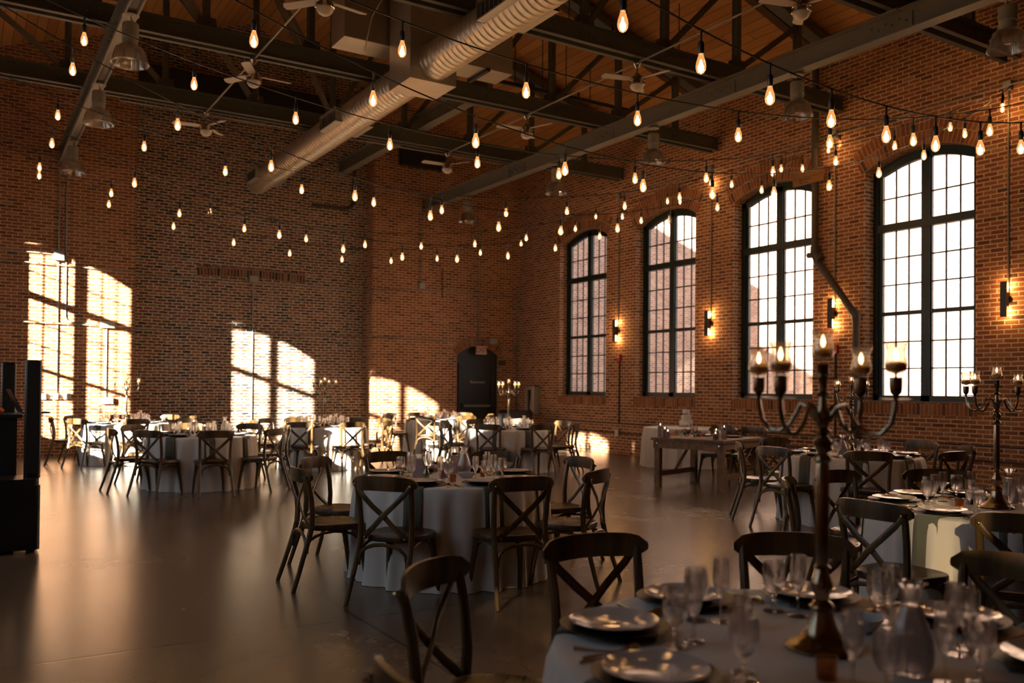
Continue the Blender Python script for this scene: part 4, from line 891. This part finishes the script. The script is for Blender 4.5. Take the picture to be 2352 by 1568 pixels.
for t, rz in (('I', 8), ('H', -5), ('G', -4), ('F', 0), ('D', 0), ('C', 2)):
    cp.put((TAB[t][0], TAB[t][1], ZT), R_(rz), 'tall five-candle candelabrum on '+TNM[t], 'candelabra')
# ---- centre pieces
def make_carafe(full=True):
    t = thing('water_carafe', '', 'carafe')
    pr = [(0, .004), (.045, .004), (.056, .02), (.060, .05), (.055, .09), (.040, .135), (.027, .17), (.0235, .195), (.028, .222), (.039, .238), (.0375, .239), (.026, .222), (.0215, .195), (.025, .17), (.038, .135), (.0525, .09), (.0575, .05), (.053, .022), (.043, .010), (0, .010)]
    obj('glass', MB().lathe([(0, 0), (.042, 0), (.045, .004)]+pr[1:], 24), 'crystal', t)
    obj('iced_water', MB().lathe([(0, .012), (.042, .012), (.052, .024), (.0565, .05), (.0515, .09), (.037, .135), (.0245, .165), (.0215, .178), (0, .180)], 24), 'water_frost', t)
    return t
pr_cf = Proto(make_carafe())
pr_am = Proto(obj('amber_votive', MB().lathe([(0, 0), (.024, 0), (.027, .004), (.0285, .06), (.0275, .06), (.026, .008), (0, .008)], 18), 'amber_glass', None, '', 'votive'))
def make_bowl():
    v = []; n = 24
    for f, z in ((.45, 0), (.55, .003), (.78, .018), (1.0, .045), (.96, .045), (.74, .022), (.5, .009), (0, .008)):
        for k in range(n):
            a = 2*PI*k/n; sq = 1/max(abs(math.cos(a)), abs(math.sin(a)))**.62; v.append((.062*f*sq*math.cos(a), .062*f*sq*math.sin(a), z+(.010*(sq-1) if f > .9 else 0)))
    mb = MB().add(v, [(i*n+k, i*n+(k+1) % n, (i+1)*n+(k+1) % n, (i+1)*n+k) for i in range(7) for k in range(n)]+[tuple(range(n))[::-1]])
    return obj('square_bowl', mb, 'bowl_china', None, '', 'bowl')
pr_bw = Proto(make_bowl())
def make_shaker(m, nm):
    t = thing(nm, '', 'shaker'); obj('body', MB().lathe([(0, 0), (.015, 0), (.016, .01), (.011, .04), (.0115, .052), (0, .052)], 12), m, t); obj('cap', MB().lathe([(.0125, .052), (.0125, .062), (.007, .069), (0, .070)], 12), 'chrome', t); return t
pr_sa, pr_pp = Proto(make_shaker('salt', 'salt_shaker')), Proto(make_shaker('dark_metal', 'pepper_shaker'))
def make_cyl(h, r=.040):
    t = thing('candle_cylinder', '', 'candle')
    obj('glass', MB().lathe([(0, 0), (r, 0), (r, h), (r-.0025, h), (r-.0025, .006), (0, .006)], 20), 'crystal', t)
    wl = h*.70; obj('tinted_water', MB().lathe([(0, .008), (r-.004, .008), (r-.004, wl), (0, wl)], 20), 'lilac_water', t)
    cn = obj('candle', MB().lathe([(0, wl+.001), (.024, wl+.003), (.028, wl+.014), (.02, wl+.024), (0, wl+.022)], 16), 'wax_lilac', t); f_ = obj('flame', MB().lathe([(0, 0), (.003, .003), (.0055, .011), (.0035, .021), (0, .03)], 10), 'flame', cn); f_.location = (0, 0, wl+.024)
    return t
pc = {h: Proto(make_cyl(h)) for h in (.10, .16, .23)}
def px(pr, x, y, rz, lab, grp=None, z=ZT): q = at_z(x, y, z); return pr.put((q[0], q[1], z), rz, lab, grp)
# middle table
px(pr_cf, 1066, 1090, 0, 'iced water carafe on the middle table'); px(pr_sa, 1075, 1084, 0, 'salt shaker on the middle table'); px(pr_pp, 1069, 1082, 0, 'pepper shaker on the middle table')
px(pr_bw, 1072, 1097, .5, 'small square white bowl on the middle table'); px(pr_am, 1040, 1107, 0, 'amber votive between the glasses on the middle table', 'amber votives'); px(pr_am, 1110, 1094, 0, 'amber votive right of the bowl on the middle table', 'amber votives')
px(pc[.23], 1044, 1088, 0, 'tall floating-candle cylinder on the middle table'); px(pc[.16], 1020, 1099, 0, 'medium floating-candle cylinder on the middle table'); px(pc[.10], 1000, 1084, 0, 'low floating-candle glass on the middle table')
def stem_flower(t, pts, head, hm, leaves=2):
    obj('stem', MB().tube(pts, .0016, 5), 'leaf_green', t); e = Vector(pts[-1])
    if head:
        fm = MB(); 
        for lay, (rr, zz, n_) in enumerate(((.010, .012, 4), (.017, .006, 6), (.022, -.002, 7))):
            for k in range(n_):
                a = 2*PI*k/n_+lay*.5; c_, s_ = math.cos(a), math.sin(a); o_ = e+Vector((0, 0, zz))
                fm.add([o_+Vector((c_*rr*.2, s_*rr*.2, -.010)), o_+Vector((c_*rr-s_*rr*.5, s_*rr+c_*rr*.5, .0)), o_+Vector((c_*rr*1.05, s_*rr*1.05, .013)), o_+Vector((c_*rr+s_*rr*.5, s_*rr-c_*rr*.5, .0))], [(0, 1, 2, 3)])
        obj('blossom', fm, hm, t)
    lf = MB()
    for k in range(leaves):
        p = Vector(pts[-2]).lerp(e, .5+.4*k/max(1, leaves)); a = k*2.4+1; d_ = Vector((math.cos(a), math.sin(a), .5)).normalized(); sd = d_.cross(Vector((0, 0, 1))).normalized()
        lf.add([p, p+d_*.022+sd*.008, p+d_*.05, p+d_*.022-sd*.008], [(0, 1, 2, 3)])
    if leaves: obj('leaf', lf, 'leaf' if not head else 'leaf_green', t)
def bud_vase(x, y, head, hm, lab, hh=.13, twig=False):
    q = at_z(x, y, ZT); t = thing('bud_vase', lab, 'vase', (q[0], q[1], ZT))
    obj('vase', MB().lathe([(0, 0), (.018, 0), (.026, .015), (.028, .038), (.022, .062), (.012, .080), (.010, .092), (.014, .100), (.013, .100), (.009, .092), (.011, .080), (.021, .062), (.0265, .038), (.0245, .017), (0, .006)], 18), 'green_glass', t)
    stem_flower(t, [(0, 0, .01), (-.002, 0, .09), (-.012, .004, .1+hh*.6), (-.020, .006, .1+hh)], head, hm, 3)
    if twig: stem_flower(t, [(0, 0, .01), (.004, 0, .09), (.02, -.006, .1+hh*.5), (.045, -.01, .1+hh*1.05)], False, hm, 4)
bud_vase(979, 1100, True, 'petal_peach', 'green glass bud vase with a peach rose on the middle table', .13, True)
bud_vase(1030, 1078, False, 'petal_dark', 'bud vase with one dark leaf on the middle table', .12)
q = at_z(962, 1096, ZT); t = thing('table_number_frame', 'gold geometric A-frame holding a pale card on the middle table', 'frame', (q[0], q[1], ZT), R_(-25))
fm = MB()
for s in (-1, 1):
    A, B, C, D = (s*.062, -.03, 0), (s*.03, 0, .155), (s*.062, .04, 0), (0, 0, .155)
    fm.tube([A, B], .003, 5); fm.tube([C, B], .003, 5); fm.tube([(0, 0, .155), B], .003, 5)
fm.tube([(-.062, -.03, .003), (.062, -.03, .003)], .003, 5); fm.tube([(-.062, .04, .003), (.062, .04, .003)], .003, 5)
obj('gold_frame', fm, 'gold', t); obj('card', MB().add([(-.055, -.026, .01), (.055, -.026, .01), (.055, -.012, .09), (.028, -.001, .15), (-.028, -.001, .15), (-.055, -.012, .09)], [(0, 1, 2, 3, 4, 5)]), 'card', t, smooth=False)
# candle table
px(pr_cf, 2092, 1545, 0, 'water carafe on the table with the lit candles'); px(pr_am, 1696, 1442, 0, 'amber votive left of the candelabrum foot', 'amber votives'); px(pr_am, 1898, 1560, 0, 'amber votive in front of the candelabrum foot', 'amber votives')
px(pr_bw, 1978, 1448, .2, 'square bowl right of the candelabrum foot on the candle table')
px(pr_cf, 2318, 1160, 0, 'water carafe on the table with raking light'); px(pr_am, 2203, 1165, 0, 'amber votive on the table with raking light', 'amber votives'); px(pr_sa, 2222, 1156, 0, 'salt shaker on the table with raking light'); px(pr_pp, 2230, 1158, 0, 'pepper shaker on the table with raking light')
px(pr_cf, 1935, 1047, 0, 'water carafe on the table under the third window'); px(pr_cf, 516, 991, 0, 'water carafe on the shaded table without candelabrum'); px(pr_cf, 322, 969, 0, 'water carafe on the table by the sunlit brick pier')
px(pr_cf, 771, 978, 0, 'water carafe on the table before the dark brick panel'); px(pr_cf, 1204, 984, 0, 'water carafe on the sunlit candelabrum table by the corner'); px(pr_cf, 1020, 962, 0, 'water carafe on the table beside the grey door')
for x, y, h in ((470, 1000, .16), (445, 996, .23), (432, 1001, .10)): px(pc[h], x, y, 0, {.16: 'medium', .23: 'tall', .10: 'low'}[h]+' floating-candle glass on the shaded table without candelabrum')
for x, y, h in ((1003, 963, .16), (990, 962, .10)): px(pc[h], x, y, 0, {.16: 'medium', .10: 'low'}[h]+' floating-candle glass on the table beside the grey door')
bud_vase(455, 995, True, 'petal_dark', 'bud vase with a dark red flower on the shaded table', .12, True); bud_vase(984, 962, True, 'petal_dark', 'bud vase with dark blooms on the table beside the grey door', .16, True)

# ---- farm table for two
fo, fa = Vector((9.08, 10.36, 0)), math.atan2(.306, .952)
ft = thing('farm_table', 'square wooden farm table with flower garland and candles', 'table', fo, fa)      # +x away from camera, -y toward camera side
ft_L, ft_W = 1.25, 1.17
tb = MB()
for k in range(6): tb.box((-.03, -ft_W-.03+k*(ft_W+.06)/6+.002, .72), (ft_L+.03, -ft_W-.03+(k+1)*(ft_W+.06)/6-.002, .76))
obj('tabletop', tb, 'farm_wood', ft, smooth=False)
ap = MB().box((0, -ft_W, .60), (.035, 0, .72)); obj('apron', ap, 'farm_wood', ft, smooth=False); obj('apron', MB().box((ft_L-.035, -ft_W, .60), (ft_L, 0, .72)), 'farm_wood', ft, smooth=False)
obj('apron', MB().box((0, -.035, .62), (ft_L, 0, .72)), 'farm_wood', ft, smooth=False); obj('apron', MB().box((0, -ft_W, .62), (ft_L, -ft_W+.035, .72)), 'farm_wood', ft, smooth=False)
for x in (.01, ft_L-.10):
    for y in (-.10, -ft_W+.01): obj('leg', MB().box((x, y, 0), (x+.09, y+.09, .72)), 'farm_wood', ft, smooth=False)
for y in (-.065, -ft_W+.035): obj('stretcher', MB().box((.10, y, .16), (ft_L-.10, y+.03, .24)), 'farm_wood', ft, smooth=False); obj('diagonal_brace', MB().beam((.55, y+.015, .20), (ft_L-.12, y+.015, .66), .03, .035), 'farm_wood', ft, smooth=False)
for yb in (-.06, -ft_W+.06): obj('bolt', MB().lathe([(0, -.01), (.014, -.006), (.014, 0)], 10, (-.001, yb, .67), 'x'), 'chrome', ft)
def fl(x, y): v = Matrix.Rotation(fa, 4, 'Z') @ Vector((x, y, 0)); return (fo.x+v.x, fo.y+v.y)
ga = thing('flower_garland', 'low garland of dark leaves with peach and white blooms on the farm table', 'flowers', (*fl(.20, -.50), .76), fa+.25)
rr = random.Random(4); lf = MB()
for k in range(420):
    a, e_ = rr.uniform(0, 6.28), rr.random()**.5; c_ = Vector((.10*e_*math.cos(a), .30*e_*math.sin(a), .11*math.sqrt(max(0, 1-e_*e_))*rr.uniform(.5, 1.1)+.01)); d_ = Vector((math.cos(a)*.6+rr.uniform(-.4, .4), math.sin(a)+rr.uniform(-.4, .4), rr.uniform(0, .9))).normalized(); s_ = d_.cross(Vector((0, 0, 1))).normalized()*.012; l_ = rr.uniform(.03, .06)
    lf.add([c_, c_+d_*l_*.5+s_, c_+d_*l_, c_+d_*l_*.5-s_], [(0, 1, 2, 3)])
obj('leaves', lf, 'leaf', ga, kind='stuff')
for (y, z, m_, r_) in ((-.22, .07, 'petal_pink', .03), (-.12, .06, 'petal_white', .028), (-.08, .11, 'petal_peach', .026), (.02, .12, 'petal_pink', .03), (.09, .06, 'petal_white', .034), (.12, .10, 'petal_peach', .028), (.21, .06, 'petal_peach', .034), (.26, .05, 'petal_pink', .022)):
    b = MB(); x = -.095+.02*rr.random()
    for lay in range(3):
        for k in range(6): a = 2*PI*k/6+lay*.5; q_ = r_*(1-.28*lay); b.add([(x-.012*lay, y, z), (x-.02-.008*lay, y+q_*math.cos(a-.5), z+q_*math.sin(a-.5)), (x-.012-.01*lay, y+q_*1.1*math.cos(a), z+q_*1.1*math.sin(a)), (x-.02-.008*lay, y+q_*math.cos(a+.5), z+q_*math.sin(a+.5))], [(0, 1, 2, 3)])
    obj('blossom', b, m_, ga)
for (x, y, h, l_) in ((.12, -.05, .23, 'tall'), (.16, -.16, .10, 'low'), (.05, -.17, .16, 'medium')): pc[h].put((*fl(x, y), .76), 0, l_+' floating-candle glass at the corner-side end of the farm table')
for (x, y, h, l_) in ((.28, -1.05, .23, 'tall'), (.10, -1.0, .10, 'low'), (.22, -.95, .16, 'medium')): pc[h].put((*fl(x, y), .76), 0, l_+' floating-candle glass at the camera-side end of the farm table')
for (x, y, k) in ((.95, -.86, 'camera'), (.95, -.36, 'corner')):
    pr_ch.put((*fl(x, y), .76), 0, 'dark charger on the farm table, %s end' % k, 'charger plates'); pr_pl.put((*fl(x, y), .767), 0, 'dinner plate on the farm table, %s end' % k, 'dinner plates'); pr_fl.put((*fl(x-.22, y+.10), .76), 0, 'champagne flute on the farm table, %s end' % k, 'champagne flutes'); pr_gb.put((*fl(x-.24, y+.02), .76), 0, 'water goblet on the farm table, %s end' % k, 'water goblets')
for y, k in ((-.86, 'camera'), (-.32, 'corner')): chairp.put((*fl(ft_L+.22, y), 0), fa+PI/2, 'cross-back chair behind the farm table, %s side' % k, 'cross-back chairs')
# ---- cake table
o = obj('tablecloth', cloths[1], None, None, 'white cloth of the cake table against the window wall', 'tablecloth', 'white round tablecloths'); o.location = (12.06, 12.88, 0)
ck = thing('wedding_cake', 'white three-tier cake on the cloth table by the window wall', 'cake', (*at_z(1576, 979, .765), ZT+.001))
obj('cake_stand', MB().lathe([(0, 0), (.15, 0), (.16, .008), (0, .012)], 24), 'gold', ck)
for i, (r, z0, z1) in enumerate(((.135, .012, .122), (.10, .122, .232), (.068, .232, .345))): obj('tier', MB().lathe([(0, z0), (r, z0), (r, z1-.008), (r-.008, z1), (0, z1)], 28), 'cake', ck)
b = MB()
for k in range(9): a = PI+.9*math.sin(k*1.7); b.lathe([(0, -.012), (.012, 0), (0, .012)], 6, (.088*math.cos(a)+.01*(k % 2), .088*math.sin(a)-.03+.012*k*.5, .245+.006*(k % 3)))
obj('berries', b, 'petal_dark', ck); obj('side_flower', MB().lathe([(0, -.03), (.03, -.01), (.035, .01), (0, .03)], 8, (-.08, -.10, .05)), 'petal_white', ck)

# ================================================================= SPEAKERS AND BOOTH
def rbox(x0, y0, x1, y1, z0, z1, r=.04):
    poly = []
    for cx_, cy_, a0 in ((x1-r, y1-r, 0), (x0+r, y1-r, 90), (x0+r, y0+r, 180), (x1-r, y0+r, 270)):
        for k in range(5): a = R_(a0+90*k/4); poly.append((cx_+r*math.cos(a), cy_+r*math.sin(a)))
    return MB().prism(poly, z0, z1, 'z')
def column_pa(x, y, lab):
    t = thing('column_speaker', lab, 'speaker', (x, y, 0))
    s = rbox(-.37, -.18, .06, .28, .03, .60); obj('subwoofer', s, 'speaker_black', t); obj('top_shell', rbox(-.36, -.17, .05, .27, .60, .655, .05), 'speaker_black', t)
    obj('column', rbox(-.065, -.07, .065, .07, .655, 1.716, .03), 'speaker_black', t); g = MB().box((-.05, -.073, .70), (.05, -.070, 1.69)); obj('grille', g, 'black_sheet', t, smooth=False)
    for sx in (-.30, 0.0):
        for sy in (-.12, .22): obj('foot', MB().lathe([(0, 0), (.025, 0), (.03, .03), (0, .03)], 10, (sx, sy, 0)), 'black_plastic', t)
    return t
column_pa(.545, 9.05, 'tall black column speaker on its bass box, closest to the camera')
column_pa(.40, 10.27, 'tall black column speaker standing behind the booth')
bt = thing('equipment_booth', 'black skirted equipment table between the two column speakers', 'booth', (-.55, 9.42, 0))
obj('skirt', MB().box((-.6, 0, 0), (.99, .62, 1.18)), 'black_plastic', bt, smooth=False); obj('counter', MB().box((-.63, -.02, 1.18), (1.03, .65, 1.215)), 'black_plastic', bt, smooth=False)
og = thing('orange_case', 'orange rounded case lying on the black booth', 'case', (.20, 9.62, 1.216)); obj('case_body', MB().tube([(-.20, 0, .027), (-.18, 0, .03), (.12, 0, .03), (.14, 0, .026)], [.012, .03, .03, .012], 10), 'orange', og)
lp = thing('laptop', 'open laptop seen edge-on beside the column speaker', 'laptop', (.60, 9.80, 1.216), R_(95)); obj('keyboard_base', MB().box((-.16, -.12, 0), (.16, .12, .016)), 'dark_metal', lp, smooth=False)
obj('screen', MB().beam((0, .12, .015), (0, .22, .235), .32, .008, (0, 1, 0)), 'screen', lp, smooth=False)
